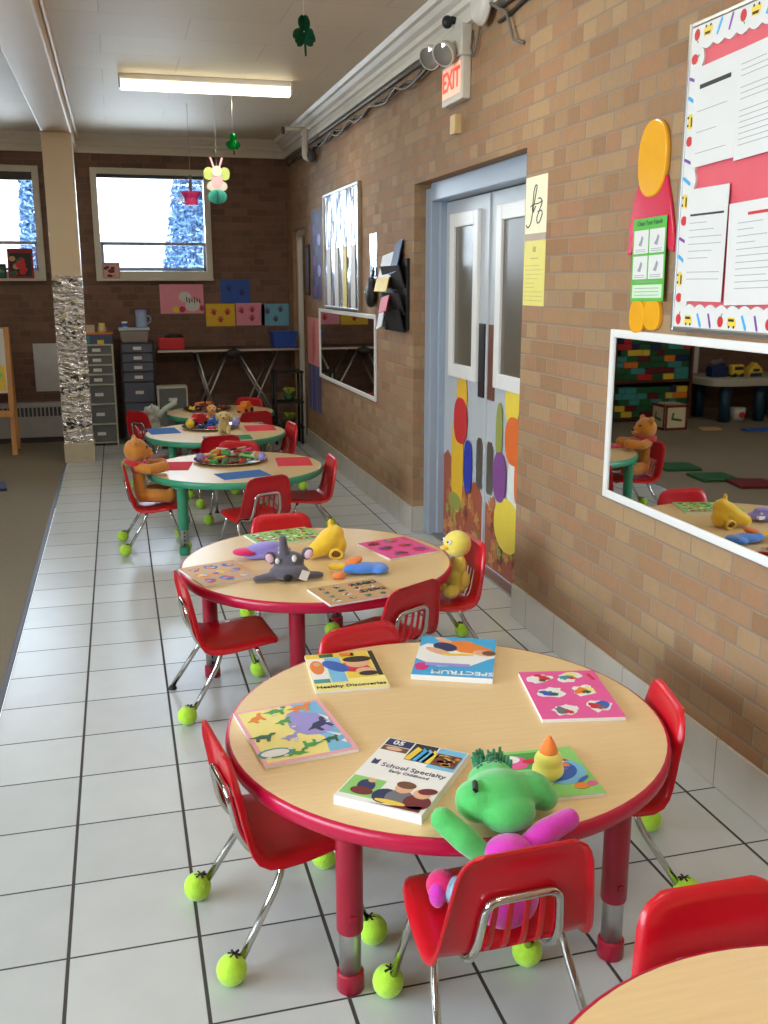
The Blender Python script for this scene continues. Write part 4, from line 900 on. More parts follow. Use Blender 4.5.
# plain yellow and red paper cut-out (generic) + green notice
t = wthing('paper_cutout', 'tall glossy yellow and red paper cut-out beside the bulletin board', 'wall decoration', MW(2.905, 1.66, 0))
def sup(rx, ry, cx=0, cy=0, p=2.6, n=30): return [(cx+rx*math.copysign(abs(math.cos(2*PI*i/n))**(2/p), math.cos(2*PI*i/n)), cy+ry*math.copysign(abs(math.sin(2*PI*i/n))**(2/p), math.sin(2*PI*i/n))) for i in range(n)]
M_gy = mat('glossy_yellow', (240, 172, 30), .2, var=.05, scale=9, coat=.6); M_gr = mat('glossy_red', (212, 36, 70), .2, var=.05, scale=9, coat=.6)
mb = MB(); mb.prism(sup(.088, .118, -.005, .222, 2.3), .018); mb.build('top_piece', M_gy, t, bevel=.006)
mb = MB(); mb.prism([(-.08, .165), (.08, .165), (.115, .08), (.15, -.03), (.145, -.07), (.115, -.06), (.09, .0), (.085, -.2), (-.085, -.2), (-.09, .0), (-.11, -.07), (-.14, -.07), (-.135, .02), (-.115, .1)], .012); mb.build('middle_piece', M_gr, t, bevel=.004)
mb = MB(); mb.prism(sup(.085, .06, 0, -.21, 3), .010).prism(sup(.048, .055, -.05, -.27), .016).prism(sup(.05, .05, .045, -.262), .016); mb.build('bottom_piece', M_gy, t, bevel=.004)
def paint_green(mb, w, h, z):
    mb.mi = 2; mb.text('Clean Your Hands', .021, T2(0, h*.44, z+.0004), bold=True)
    for x in (-.24, .24):
        for y in (.22, -.09): rect(mb, 1, w*(x-.22), h*(y-.14), w*(x+.22), h*(y+.14), z)
    r = random.Random(2)
    for x in (-.24, .24):
        for y in (.22, -.09):
            for k in range(2): rect(mb, 3, w*(x-.17), h*(y-.12)+k*.006, w*(x+.15), h*(y-.12)+k*.006+.002, z+.0004)
            poly(mb, 3, [(w*(x-.08), h*y-.01), (w*(x+.02), h*y-.014), (w*(x+.07), h*y+.012), (w*(x+.02), h*y+.02), (w*(x-.02), h*y+.004)], z+.0004)
    rect(mb, 4, -w*.45, -h*.46, w*.45, -h*.30, z)
    for k in range(3): rect(mb, 3, -w*.38, -h*.43+k*.011, w*.36, -h*.43+k*.011+.002, z+.0004)
    mb.mi = 2; mb.text('Germs are not for sharing', .011, T2(0, -h*.265, z+.0004)) if 0 else rect(mb, 3, -w*.3, -h*.272, w*.3, -h*.262, z+.0004)
sheet('hygiene_notice', 'green notice with four picture panels stuck over the yellow cut-out', 'notice', MW(2.894, 1.571, .0165, .02), .205, .262, paint_green, [M_paper, P('dgreen'), M_ink, flat('pale_green', (206, 228, 196))], flat('notice_green', (88, 178, 62)))
# letter card and yellow notice by the door
def paint_letter(mb, w, h, z):
    mb.mi = 1; k = lambda pts: mb.tube([(x*w, y*h, z) for x, y in pts], .0028, 6)
    sm = lambda P_: fil([Vector((x*w, y*h, z)) for x, y in P_], .05, 4)
    for P_ in ([(-.44, -.30), (-.36, -.36), (-.22, -.30), (-.08, .05), (.04, .33), (-.02, .36), (-.1, .28), (-.16, -.05), (-.14, -.12), (.0, .0)], [(.1, .12), (.22, .12), (.3, .05), (.2, -.05), (.06, -.2), (.08, -.3), (.2, -.28), (.32, -.14), (.26, -.08), (.1, -.1)]):
        mb.tube(sm(P_), .0026, 6)
    mb.tube(sm([(-.26, .0), (-.1, .04), (.1, .03), (.3, .07)]), .0022, 6)
sheet('letter_card', 'cream card with a large handwritten capital letter beside the door', 'card', MW(3.838, 1.805, -.0005), .215, .235, paint_letter, [M_inkd], flat('cream_card', (238, 232, 198)))
M_yp = flat('yellow_paper', (226, 214, 112))
def paint_yn(mb, w, h, z):
    lines(1, 9, -.42, .1, 9)(mb, w, h, z); rect(mb, 1, -w*.08, h*.3, w*.06, h*.38, z); rect(mb, 1, -w*.2, h*.2, w*.18, h*.215, z)
sheet('notice', 'yellow printed notice under the letter card', 'notice', MW(3.838, 1.541, -.0005), .215, .272, paint_yn, [flat('faint_ink', (176, 164, 90))], M_yp)
sheet('tape_strip', 'strip of tape joining the letter card and the yellow notice', 'tape', MW(3.838, 1.683, -.0006), .22, .028, lambda *a: None, [], flat('tape', (176, 158, 140)), .0032)
# exit light
t = wthing('exit_light', 'lit EXIT sign with twin emergency lamps above the doors', 'exit sign', MW(4.79, 2.48, 0))
MCR = mat('off_white_metal', (206, 200, 186), .4)
mb = MB(); mb.box((0, .13, .028), (.31, .14, .056)); mb.build('battery_box', MCR, t, bevel=.008)
mb = MB(); mb.box((0, -.035, .024), (.30, .19, .048)); sb = mb.build('sign_box', MCR, t, bevel=.008)
mb = MB(); mb.box((0, -.03, .049), (.26, .14, .003)); mb.build('sign_face', mat('exit_lit_face', (250, 214, 190), .4, var=0, emit=(255, 150, 110), estr=.35), sb)
mb = MB(); mb.text('EXIT', .125, T2(0, -.03, .0515), .002, bold=True); mb.build('lettering', mat('exit_red_glow', (240, 40, 30), .4, var=0, emit=(255, 50, 30), estr=1.6), sb)
mb = MB(); mb.box((.0, -.122, .026), (.2, .004, .03)); mb.build('downlight', mat('exit_downlight', (255, 200, 120), .4, var=0, emit=(255, 190, 100), estr=3.), sb)
def lamp(cx, cy, cz):
    M = Matrix.Translation((cx, cy, cz)) @ Euler((.55, .62, 0)).to_matrix().to_4x4()
    mb = MB(); mb.lathe([(0, -.055), (.03, -.052), (.05, -.03), (.058, .0), (.058, .012), (.052, .012)], n=28); bmesh.ops.transform(mb.b, matrix=M, verts=mb.b.verts[:]); hd = mb.build('lamp_head', MCR, t)
    mb = MB(); mb.lathe([(.053, .008), (.03, .018), (0, .022)], n=28); bmesh.ops.transform(mb.b, matrix=M, verts=mb.b.verts[:]); mb.build('lens', mat('lens', (170, 166, 160), .08, .6, var=.05), hd)
    mb = MB(); mb.tube([(cx*.9, cy-.0, .05), (cx, cy, cz-.04)], .012, 8); mb.build('bracket', MCR, t)
lamp(.08, .075, .115); lamp(-.085, .09, .13)
mb = MB(); mb.box((0, 0, .02), (.075, .09, .04)); tag(place(mb.build('junction_box', mat('beige_plastic', (206, 176, 124), .45), bevel=.006), MW(4.80, 2.255, -.001)), 'small beige box on the bricks under the EXIT sign', 'electrical box')
t = wthing('alarm_bell', 'round white alarm bell at the top of the brick wall', 'alarm', MW(4.40, 2.71, 0))
mb = MB(); mb.lathe([(0, .085), (.05, .083), (.085, .07), (.1, .045), (.102, .035), (.04, .03)], n=36); mb.build('gong', M_white, t); mb = MB(); mb.lathe([(0, .035), (.05, .034), (.055, 0)], n=24); mb.build('back_plate', M_dark, t)
mb = MB(); mb.tube([(.0, 0, .0), (0, 0, .05)], .018, 14).ell((0, -.01, .07), (.026, .03, .026)); tag(place(mb.build('camera_dome', M_black), MW(4.80, 2.725, 0)), 'small black device above the EXIT sign', 'sensor')
# conduits and cables under the cornice
def cable(label, pts, rad, m, group=None, name='cable'):
    mb = MB(); mb.tube([(XW-o, y, z) for y, z, o in pts], rad, 8); return tag(mb.build(name, m), label, 'cable', group)
M_cab = mat('cable_grey', (112, 106, 98), .5); M_cabd = mat('cable_dark', (52, 46, 42), .5)
r = random.Random(11)
def sag(y0, y1, z, amp, n=40, off=.02): return [(y0+(y1-y0)*k/n, z-abs(math.sin(k*.55+z*90))*amp-r.uniform(0, amp*.3), off) for k in range(n+1)]
cable('straight grey conduit under the far half of the cornice', [(y, 2.655, .016) for y in (5.0, 6, 8, 9.85)], .012, M_cab, name='conduit')
cable('straight grey conduit running on from the alarm bell towards the camera', [(y, 2.655, .016) for y in (-3, 0, 2, 4.27)], .012, M_cab, name='conduit')
cable('dark cable running on from the alarm bell towards the camera', sag(.5, 4.27, 2.625, .025, 30, .012), .008, M_cabd)
cable('dark cable sagging loosely under the cornice', sag(5.02, 9.8, 2.628, .035, 50, .010), .008, M_cabd, 'cables under the cornice')
cable('dark cable sagging loosely under the cornice', sag(5.0, 9.6, 2.612, .03, 44, .029), .007, M_cabd, 'cables under the cornice')
cable('grey cable sagging loosely under the cornice', sag(5.04, 9.3, 2.61, .05, 40, .047), .007, M_cab, 'cables under the cornice')
cable('loose grey cable end dangling on the bricks beside the alarm bell', [(4.3, 2.675, .042), (4.22, 2.64, .042), (4.14, 2.6, .03), (4.10, 2.54, .03), (4.06, 2.48, .03), (4.0, 2.455, .004)], .007, M_cab)
cable('looped cable hanging below the alarm bell', [(4.62, 2.64, .004), (4.6, 2.56, .02), (4.57, 2.52, .02), (4.54, 2.54, .02), (4.5, 2.63, .015)], .006, M_cab)
t = wthing('wall_pipe', 'white pipe bracket with a sideways arm near the far end of the cornice', 'pipe', MW(8.36, 2.63, -.001))
mb = MB(); mb.tube([(0, .10, .10), (0, -.12, .10), (0, -.13, .0)], .028, 12, fillet=.03); mb.tube([(0, .10, .10), (-.0, .10, .22), (0, .10, .27)], .018, 10); mb.build('pipe', M_white, t)
mb = MB(); mb.lathe([(0, 0), (.028, 0), (.03, .02), (0, .03)], (0, .085, .27), 16); mb.build('nozzle', mat('copper_nozzle', (120, 92, 70), .4, .6), t); mb = MB(); mb.ell((.03, -.11, .05), (.035, .05, .04)); mb.build('dark_clamp', M_dark, t)
# far foil board
def foil_mat():
    m = bpy.data.materials.new('silver_foil'); m.use_nodes = True; q = NT(m); q.bsdf.inputs['Base Color'].default_value = (*lin((206, 210, 222)), 1); q.bsdf.inputs['Metallic'].default_value = 1.; q.bsdf.inputs['Roughness'].default_value = .26
    q.bump(q.noise(4.5, detail=1, stretch=(1.6, .9, .5)), 1., .04); MATS['silver_foil'] = m; return m
t = framed('foil_board', 'tall silver foil board with white strips, above the far mirror', 'display board', 8.02, 6.82, 1.30, 2.185, .02, .03, M_alum, 'foil_sheet', foil_mat())
t['label'] = 'tall silver foil board with white strips, above the far mirror'
for k in range(4):
    mb = MB(); mb.box((-.42+k*.28, -.2, .022), (.13, .44, .004)); o = mb.build('paper_strip', M_paper if k != 2 else flat('pale_yellow_strip', (232, 216, 120))); place(o, MW(7.42, 1.7425, 0)); tag(o, '%s paper strip on the silver foil board, %s from its near edge' % ('yellow' if k == 2 else 'white', ['fourth', 'third', 'second', 'first'][k]), 'paper strip', 'paper strips on the foil board')
sheet('foil_strip', 'narrow strip of silver foil beside the black pocket organiser', 'wall decoration', MW(6.49, 1.64, -.0005), .19, .36, lambda *a: None, [], bpy.data.materials['silver_foil'], .004)
t = wthing('pouch', 'black pouch hanging between foil strip and pocket organiser', 'pouch', MW(6.44, 1.44, 0)); mb = MB(); mb.ell((0, -.02, .035), (.085, .085, .036)); mb.ell((0, .05, .03), (.06, .05, .03)); fuse(mb.build('body', M_black, t), .008); mb = MB(); mb.tube([(-.02, .1, .02), (0, .16, .012), (.02, .1, .02)], .006, 6); mb.build('strap', M_black, t)
mb = MB(); mb.box((-.03, .0, .068), (.02, .014, .006)); mb.build('button', M_paper, t)
t = wthing('pocket_organiser', 'black wall pocket organiser stuffed with papers left of the doors', 'organiser', MW(5.94, 1.43, 0))
mb = MB(); mb.box((0, 0, .01), (.60, .42, .02)); mb.build('back_panel', M_black, t, bevel=.004)
for k, (y, x, w_) in enumerate(((.1, .08, .42), (-.06, .1, .38), (-.16, .12, .34))):
    mb = MB(); mb.prism([(.02, -.06), (.035, -.06), (.07, .07), (.062, .07), (.03, -.045), (.02, -.045)], w_, Matrix.Translation((x-w_/2, y, 0)) @ Matrix(((0, 0, 1, 0), (0, 1, 0, 0), (1, 0, 0, 0), (0, 0, 0, 1)))); mb.box((x-w_/2, y-.0, .035), (.006, .12, .04)); mb.build('pocket', M_black, t)
def leaflet(label, x, y, z, w_, h_, rot, m): mb = MB(); mb.box((0, 0, 0), (w_, h_, .006)); o = mb.build('leaflet', m); place(o, MW(5.94, 1.43, 0) @ Matrix.Translation((x, y, z)) @ Euler((-.25, 0, rot)).to_matrix().to_4x4()); tag(o, label, 'leaflet', 'papers in the pocket organiser')
leaflet('dark blue booklet sticking up from the pocket organiser', .12, .22, .035, .16, .2, .12, P('navy')); leaflet('grey white folder in the top of the pocket organiser', -.08, .17, .04, .30, .16, .08, M_paper)
leaflet('yellow leaflet in the pocket organiser', -.06, .06, .078, .28, .09, 0, P('yellow')); leaflet('red and white leaflet in the pocket organiser', .02, -.06, .085, .18, .1, .1, P('red')); leaflet('pale leaflet sticking out below the pocket organiser', -.22, -.1, .03, .14, .24, .2, M_paper)
# far posters near the corner
sheet('poster', 'dark blue and purple poster beyond the foil board', 'poster', MW(8.44, 1.73, -.0005), .4, .74, lambda mb, w, h, z: [oval(mb, k % 3+1, -.1+.1*(k % 3), -.3+.085*k, .07, .05, z) for k in range(8)], [P('purple'), flat('slate', (70, 84, 130)), P('lav')], flat('poster_navy', (44, 46, 104)))
sheet('framed_picture', 'dark framed picture in the far corner beside the blue poster', 'picture', MW(8.82, 1.61, -.0005), .15, .44, lambda mb, w, h, z: rect(mb, 1, -w*.4, -h*.44, w*.4, h*.44, z), [flat('dim_picture', (88, 92, 110))], M_black, .014)
sheet('painting', 'pink child painting left of the far mirror', 'artwork', MW(8.64, .99, -.0005), .56, .42, lambda mb, w, h, z: [oval(mb, 1, .0, -.12+.06*k, .11, .025, z, .8) for k in range(5)], [flat('rose', (206, 112, 104))], flat('pink_paper', (232, 150, 150)))
sheet('painting', 'blue and purple painting hanging lowest beside the far mirror', 'artwork', MW(8.62, .575, -.0005), .56, .41, lambda mb, w, h, z: [rect(mb, 1+k % 2, -w*.5+k*.11, -h*.5, -w*.5+k*.11+.07, h*.5, z) for k in range(5)], [flat('dusk_blue', (74, 96, 150)), flat('pale_violet', (130, 120, 170))], flat('dusk_purple', (84, 56, 96)))

# ------------------------------------------------------------------ back wall things
M_hand = flat('hand_red', (190, 36, 60))
def hand(mb, i, cx, cy, s, z, rot=0):
    c_, s_ = math.cos(rot), math.sin(rot); R = lambda x, y: (cx+s*(x*c_-y*s_), cy+s*(x*s_+y*c_))
    poly(mb, i, [R(.5*math.cos(a*PI/6), .5*math.sin(a*PI/6)) for a in range(12)], z)
    for a, l in ((2.75, .95), (2.05, 1.15), (1.6, 1.25), (1.15, 1.15), (.55, .95)):
        dx, dy = math.cos(a), math.sin(a); poly(mb, i, [R(.3*dx-.13*dy, .3*dy+.13*dx), R(l*dx-.12*dy, l*dy+.12*dx), R(l*1.06*dx, l*1.06*dy), R(l*dx+.12*dy, l*dy-.12*dx), R(.3*dx+.13*dy, .3*dy-.13*dx)], z+.0002)
gh = 'handprint pictures on the window wall'
def hands(spots, i=1):
    def f(mb, w, h, z):
        for x, y, q in spots: hand(mb, i, w*x, h*y, .038, z, q)
    return f
def paint_big(mb, w, h, z):
    oval(mb, 1, .03, .02, .06, .05, z); oval(mb, 1, .1, -.06, .07, .06, z+.0002); oval(mb, 2, -.06, -.1, .04, .03, z+.0003); oval(mb, 3, .0, -.1, .03, .03, z+.0004); oval(mb, 3, .19, -.09, .02, .03, z+.0004)
    for k in range(6): poly(mb, 4, [(.04+k*.025, .02-.01*(k % 3)), (.05+k*.025, .02-.01*(k % 3)), (.055+k*.025, -.03-.01*(k % 2)), (.042+k*.025, -.03-.01*(k % 2))], z+.0006)
sheet('painting', 'large pink picture with a white figure just below the window corner', 'artwork', MBK(.62, 1.348, -.0005), .42, .28, paint_big, [M_paper, P('yellow'), M_hand, P('black')], flat('pink_sheet', (236, 150, 170)), group=gh)
sheet('painting', 'dark blue handprint picture, highest on the window wall', 'artwork', MBK(1.143, 1.418, -.0005), .29, .228, hands(((-.2, .1, .2), (.22, -.1, -.1))), [P('navy')], flat('royal_blue', (34, 84, 176)), group=gh)
sheet('painting', 'yellow handprint picture on the window wall', 'artwork', MBK(.99, 1.19, -.0005), .287, .22, hands(((-.22, .08, .2), (.24, .08, -.1), (.0, -.25, 0))), [M_hand], flat('sheet_yellow', (232, 188, 30)), group=gh)
sheet('painting', 'pink handprint picture between the yellow and pale blue ones', 'artwork', MBK(1.288, 1.195, -.0005), .287, .22, hands(((-.3, .12, .3), (.06, .16, 0), (.05, -.22, 0))), [M_hand], bpy.data.materials['pink_sheet'], group=gh)
sheet('painting', 'pale blue handprint picture nearest the corner', 'artwork', MBK(1.535, 1.188, -.0005), .28, .216, hands(((-.26, .12, .3), (.2, .2, -.1), (.02, -.24, 0))), [flat('dull_plum', (96, 60, 96))], flat('sheet_sky', (110, 178, 206)), group=gh)
sheet('white_panel', 'plain white board fixed low on the window wall beside the pillar', 'board', MBK(-.61, .712, -.0005), .375, .455, lambda *a: None, [], mat('panel_white', (206, 206, 208), .4), .012)
t = thing('radiator', 'long pale baseboard heater under the windows', 'radiator', (-1.1, YB, 0))
mb = MB(); mb.prism([(0, .055), (0, .385), (-.09, .385), (-.115, .36), (-.115, .055)], 1.3, Matrix.Translation((-.65, 0, 0)) @ Matrix(((0, 0, 1, 0), (1, 0, 0, 0), (0, 1, 0, 0), (0, 0, 0, 1)))); mb.build('casing', mat('heater_grey', (176, 176, 176), .45), t, bevel=.005)
mb = MB()
for k in range(34): mb.box((-.62+k*.0375, -.116, .30), (.024, .004, .085))
mb.build('vent_slots', M_dark, t); mb = MB(); mb.box((0, -.05, .0275), (1.3, .09, .055)); mb.build('plinth', M_dark, t)
# easel
t = thing('easel', 'wooden painting easel at the left picture edge', 'easel', (-1.25, 9.2, 0))
M_pine = mat('pine', (206, 148, 88), .5, var=.12, scale=20, stretch=(1, 1, .1))
for s in (1, -1):
    mb = MB(); mb.box((s*.29, .0, .56), (.045, .03, 1.13), (-.12, 0, 0)); mb.build('leg', M_pine, t, bevel=.003); mb = MB(); mb.box((s*.29, .2, .56), (.04, .025, 1.13), (.12, 0, 0)); mb.build('leg', M_pine, t, bevel=.003)
mb = MB(); mb.box((0, .03, .86), (.56, .012, .5), (-.12, 0, 0)); mb.build('panel', M_paper, t)
mb = MB(); mb.box((0, -.07, .36), (.62, .12, .02)).box((0, -.13, .385), (.62, .012, .05)); mb.build('paint_tray', M_pine, t); mb = MB(); mb.box((0, .095, 1.1), (.62, .03, .04)); mb.build('top_bar', M_pine, t)
def paint_ea(mb, w, h, z):
    r = random.Random(2)
    for k in range(14): oval(mb, r.choice((1, 1, 2)), r.uniform(-w*.4, w*.42), r.uniform(h*.06, h*.42), .05, .035, z+k*.0001, r.uniform(0, 3), wob=.2, rnd=r)
    rect(mb, 3, -w*.48, -h*.46, w*.48, -h*.02, z); [oval(mb, 4, r.uniform(-w*.4, w*.4), r.uniform(-h*.4, -h*.1), .03, .03, z+.0005) for _ in range(4)]
o = sheet('painting', 'red and yellow painting clipped to the easel', 'artwork', Matrix.Translation((-1.21, 9.214, .80)) @ Euler((PI/2+.12-.24, 0, 0)).to_matrix().to_4x4(), .46, .5, paint_ea, [flat('brick_red_paint', (176, 50, 40)), M_paper, P('yellow'), P('lgreen')], M_paper)
# window sill pictures
def sill_pic(label, x, w_, h_, cols, seed):
    t = wthing('picture', label, 'picture', Matrix.Translation((x, YB-.045, 1.545+h_/2)) @ Euler((PI/2-.12, 0, 0)).to_matrix().to_4x4())
    mb = MB(); mb.box((0, 0, 0), (w_, h_, .012)); mb.build('frame', cols[0], t, bevel=.002); mb = MB(); r = random.Random(seed); rect(mb, 0, -w_*.42, -h_*.44, w_*.42, h_*.34, .0062)
    for k in range(10): oval(mb, r.randrange(1, 4), r.uniform(-w_*.32, w_*.32), r.uniform(-h_*.36, h_*.22), w_*.13, h_*.09, .0066+.0003*k)
    oval(mb, 1, 0, -h_*.05, w_*.2, h_*.14, .0105); mb.build('image', list(cols[1:]), t)
sill_pic('red framed picture on the sill of the left window', -.84, .225, .27, (flat('frame_red', (150, 26, 44)), P('black'), P('red'), P('dgreen'), P('tan')), 1)
sill_pic('small greenish picture at the left edge of the window sill', -1.06, .18, .13, (P('black'), P('dgreen'), P('yellow'), P('red'), P('teal')), 2)
sill_pic('small pinkish photo on the sill of the window right of the pillar', -.03, .16, .145, (flat('dull_rose', (186, 140, 130)), flat('rose2', (206, 160, 148)), P('maroon'), P('skin'), P('black')), 3)
# drawer carts
def drawer_mat(n, rgb, al): return mat('drawer_'+n, rgb, .25, alpha=al, var=.08, scale=9)
def cart(label, x0, x1, yf, rows, z_top, mframe, mdraw, fr, d=.36):
    w = x1-x0; t = thing('drawer_cart', label, 'drawer cart', ((x0+x1)/2, yf+d/2, 0))
    mb = MB()
    for s in (1, -1): mb.box((s*(w/2-fr/2), 0, z_top/2), (fr, d, z_top))
    for z in rows+[z_top-.006]: mb.box((0, 0, z), (w-2*fr, d, .012))
    mb.box((0, d/2-.006, z_top/2), (w-2*fr, .012, z_top)); mb.build('body', mframe, t, bevel=.003)
    zz = [z_top-.006]+rows[::1]
    for a, b in zip(zz, zz[1:]):
        h = a-b-.018; zc = (a+b)/2
        mb = MB(); mb.box((0, -d/2+.003, zc), (w-2*fr-.006, .012, h)); mb.box((0, 0, zc-h/2+.006), (w-2*fr-.012, d-.08, .004)); mb.box((0, -d/2-.006, zc+h/2-.008), (w*.5, .012, .012)); dr = mb.build('drawer', mdraw, t, bevel=.003)
        mb = MB(); mb.box((0, -d/2-.0045, zc-.002), (.075, .003, min(.03, h*.5))); mb.build('name_tag', M_paper, dr)
    return t
M_dw1, M_dw2 = drawer_mat('clear', (120, 124, 124), .75), drawer_mat('smoke', (104, 112, 134), .8)
M_wcart = mat('cart_white', (206, 202, 186), .4)
cart('white framed drawer cart half hidden by the foil-wrapped pillar', -.36, -.058, 9.45, [.853, .759, .671, .578, .396, .207, .03], .95, M_wcart, M_dw1, .014)
cart('black framed drawer cart with seven smoky drawers', .0, .318, 9.45, [.863, .775, .687, .593, .401, .206, .03], .96, M_blackp, M_dw2, .018)
def lump(name, label, cat, shapes, m, loc, grp=None):
    mb = MB()
    for s in shapes: (mb.ell(s[1], s[2]) if s[0] == 'e' else mb.box(s[1], s[2], bev=.004))
    return tag(mb.build(name, m, None, loc=loc), label, cat, grp)
lump('ball', 'yellow ball showing inside the black drawer cart', 'ball', [('e', (0, 0, .045), .045)], P('yellow'), (.105, 9.53, .422)); lump('toy_brick', 'red block showing in the lowest drawer of the black cart', 'toy', [('b', (0, 0, .04), (.1, .08, .08))], P('red'), (.15, 9.55, .052))
lump('craft_box', 'orange-red box inside the white framed drawer cart', 'box', [('b', (0, 0, .025), (.14, .1, .05))], P('red'), (-.15, 9.58, .228)); lump('green_folder', 'green folders lying in the second drawer of the black cart', 'folders', [('b', (0, 0, .015), (.2, .2, .03))], P('lgreen'), (.16, 9.6, .795))
t = thing('storage_tub', 'clear plastic tub with a pale lid on top of the black drawer cart', 'tub', (.142, 9.60, .96)); mb = MB(); mb.prism([(-.12, 0), (.12, 0), (.135, .105), (-.135, .105)], .24, Matrix.Translation((0, .12, 0)) @ Matrix.Rotation(PI/2, 4, 'X')); mb.build('tub', mat('clear_tub', (150, 140, 136), .3, alpha=.85), t, bevel=.008); mb = MB(); mb.box((0, 0, .12), (.285, .26, .022)); mb.build('lid', mat('lid_blue', (190, 204, 222), .4), t, bevel=.006)
t = thing('jar', 'pale blue jar with a handle on the clear tub', 'jar', (.215, 9.58, 1.091)); mb = MB(); mb.lathe([(0, 0), (.052, 0), (.055, .02), (.05, .12), (.054, .15), (.048, .15), (.045, .02), (0, .015)], n=24); mb.build('body', mat('pale_blue_jar', (160, 184, 214), .3), t); mb = MB(); mb.tube([(.05, 0, .11), (.085, 0, .1), (.085, 0, .05), (.052, 0, .035)], .007, 8, fillet=.02); mb.build('handle', bpy.data.materials['pale_blue_jar'], t); mb = MB(); mb.lathe([(0, .165), (.05, .163), (.056, .15), (.03, .148)], n=24); mb.build('lid', P('lav'), t)
t = thing('mug', 'small blue and white mug on the clear tub', 'mug', (.06, 9.52, 1.091)); mb = MB(); mb.lathe([(0, 0), (.024, 0), (.027, .06), (.023, .06), (.02, .006), (0, .005)], n=20); mb.build('body', P('white'), t); mb = MB(); mb.lathe([(.0285, .015), (.0285, .045), (.027, .045), (.027, .015)], n=20); mb.build('band', P('blue'), t); mb = MB(); mb.tube([(-.026, 0, .048), (-.042, 0, .04), (-.042, 0, .02), (-.025, 0, .012)], .004, 6, fillet=.01); mb.build('handle', P('blue'), t)
t = thing('tray_box', 'blue tray box with orange rim on top of the white framed cart', 'box', (-.185, 9.6, .95)); mb = MB(); mb.box((0, 0, .045), (.26, .28, .09)); mb.build('box', flat('slate_blue', (70, 84, 112)), t, bevel=.004); mb = MB(); mb.box((0, -.0, .095), (.265, .285, .012)); mb.build('rim', P('orange'), t); mb = MB(); mb.box((-.1, -.141, .045), (.05, .006, .07)); mb.build('teal_panel', P('teal'), t); mb = MB(); mb.box((.02, -.141, .02), (.06, .006, .035)); mb.build('yellow_panel', P('yellow'), t)
lump('small_box', 'cream box with slots on the blue tray box', 'box', [('b', (0, 0, .035), (.085, .06, .07))], mat('cream_box', (196, 184, 156), .6), (-.255, 9.58, 1.051)); t = thing('bottle', 'cream bottle on the blue tray box', 'bottle', (-.148, 9.56, 1.051)); mb = MB(); mb.lathe([(0, 0), (.036, 0), (.038, .02), (.036, .055), (.022, .066), (0, .066)], n=20); mb.build('body', mat('cream_bottle', (206, 190, 140), .5), t); mb = MB(); mb.lathe([(.026, .064), (.03, .07), (.028, .086), (0, .088)], n=20); mb.build('cap', P('yellow'), t)
# folding table against the wall
t = thing('folding_table', 'narrow dark folding table with crossed metal legs against the window wall', 'table', (1.01, 9.58, 0))
mb = MB(); mb.box((0, 0, .878), (1.33, .5, .022)); mb.build('tabletop', mat('dark_top', (58, 48, 44), .5), t, bevel=.004); mb = MB(); mb.box((0, -.252, .88), (1.335, .006, .02)); mb.build('metal_edge', M_alum, t)
for yy in (-.22, .2):
    for a, b in (((-.31, .86), (-.09, .01)), ((-.02, .86), (-.41, .01)), ((.08, .86), (.55, .01)), ((.46, .86), (.06, .01))):
        mb = MB(); mb.tube([(a[0], yy, a[1]), (b[0], yy+.02*(a[0] > b[0]), b[1])], .011, 8); mb.build('leg', M_alum, t)
t = thing('craft_box', 'red box with a black lid bump on the folding table', 'box', (.475, 9.5, .889)); mb = MB(); mb.box((0, 0, .055), (.235, .2, .11)); mb.build('box', flat('box_red', (196, 26, 40)), t, bevel=.006); mb = MB(); mb.ell((.03, 0, .11), (.09, .08, .04)); mb.build('lid_bump', M_black, t)
t = thing('plastic_bin', 'blue plastic bin at the corner end of the folding table', 'bin', (1.545, 9.5, .889)); mb = MB(); mb.prism([(-.1, 0), (.1, 0), (.118, .15), (-.118, .15)], .24, Matrix.Translation((0, .12, 0)) @ Matrix.Rotation(PI/2, 4, 'X')); mb.build('bin', flat('bin_blue', (30, 74, 168)), t, bevel=.006); mb = MB(); mb.box((0, 0, .148), (.25, .255, .014)); mb.build('rim', flat('bin_blue', (30, 74, 168)), t)
t = thing('hanging_bag', 'small black bag clipped under the middle of the folding table edge', 'bag', (1.04, 9.30, .79)); mb = MB(); mb.ell((0, 0, .06), (.075, .03, .045)); fuse(mb.build('body', M_black, t), .008); mb = MB(); mb.tube([(-.03, 0, .09), (0, .01, .115), (.03, 0, .09)], .006, 6); mb.build('strap', M_black, t)
cart('short white framed drawer box behind the pale grey plush toy', .31, .58, 9.08, [.355, .03], .575, M_wcart, M_dw1, .012, .22)
t = thing('wire_rack', 'black metal rack in the far right corner', 'rack', (1.52, 9.15, 0))
for x in (-.13, .12):
    for y in (-.09, .09): mb = MB(); mb.tube([(x, y, 0), (x, y, .70)], .012, 8); mb.build('post', M_black, t)
for z in (.16, .40, .68): mb = MB(); mb.box((0, 0, z), (.28, .2, .016)); mb.build('shelf', M_black, t)
for k, z in enumerate((.168, .408)):
    t = thing('potted_plant', 'small yellow-green plant on the %s shelf of the black rack' % ('lower', 'middle')[k], 'plant', (1.53, 9.13, z+.001), 0, None); mb = MB(); mb.lathe([(0, 0), (.04, 0), (.055, .06), (.0, .055)], n=16); mb.build('pot', P('dgreen'), t); mb = MB(); r = random.Random(k)
    for q in range(26):
        a = r.uniform(0, 6.28); l = r.uniform(.03, .065); mb.tube([(0, 0, .05), (l*.6*math.cos(a), l*.6*math.sin(a), .09+r.random()*.03), (l*math.cos(a), l*math.sin(a), .10+r.random()*.03)], [.004, .014, .002], 5)
    mb.build('foliage', mat('lime_leaf', (168, 188, 60), .5, var=.2), t)

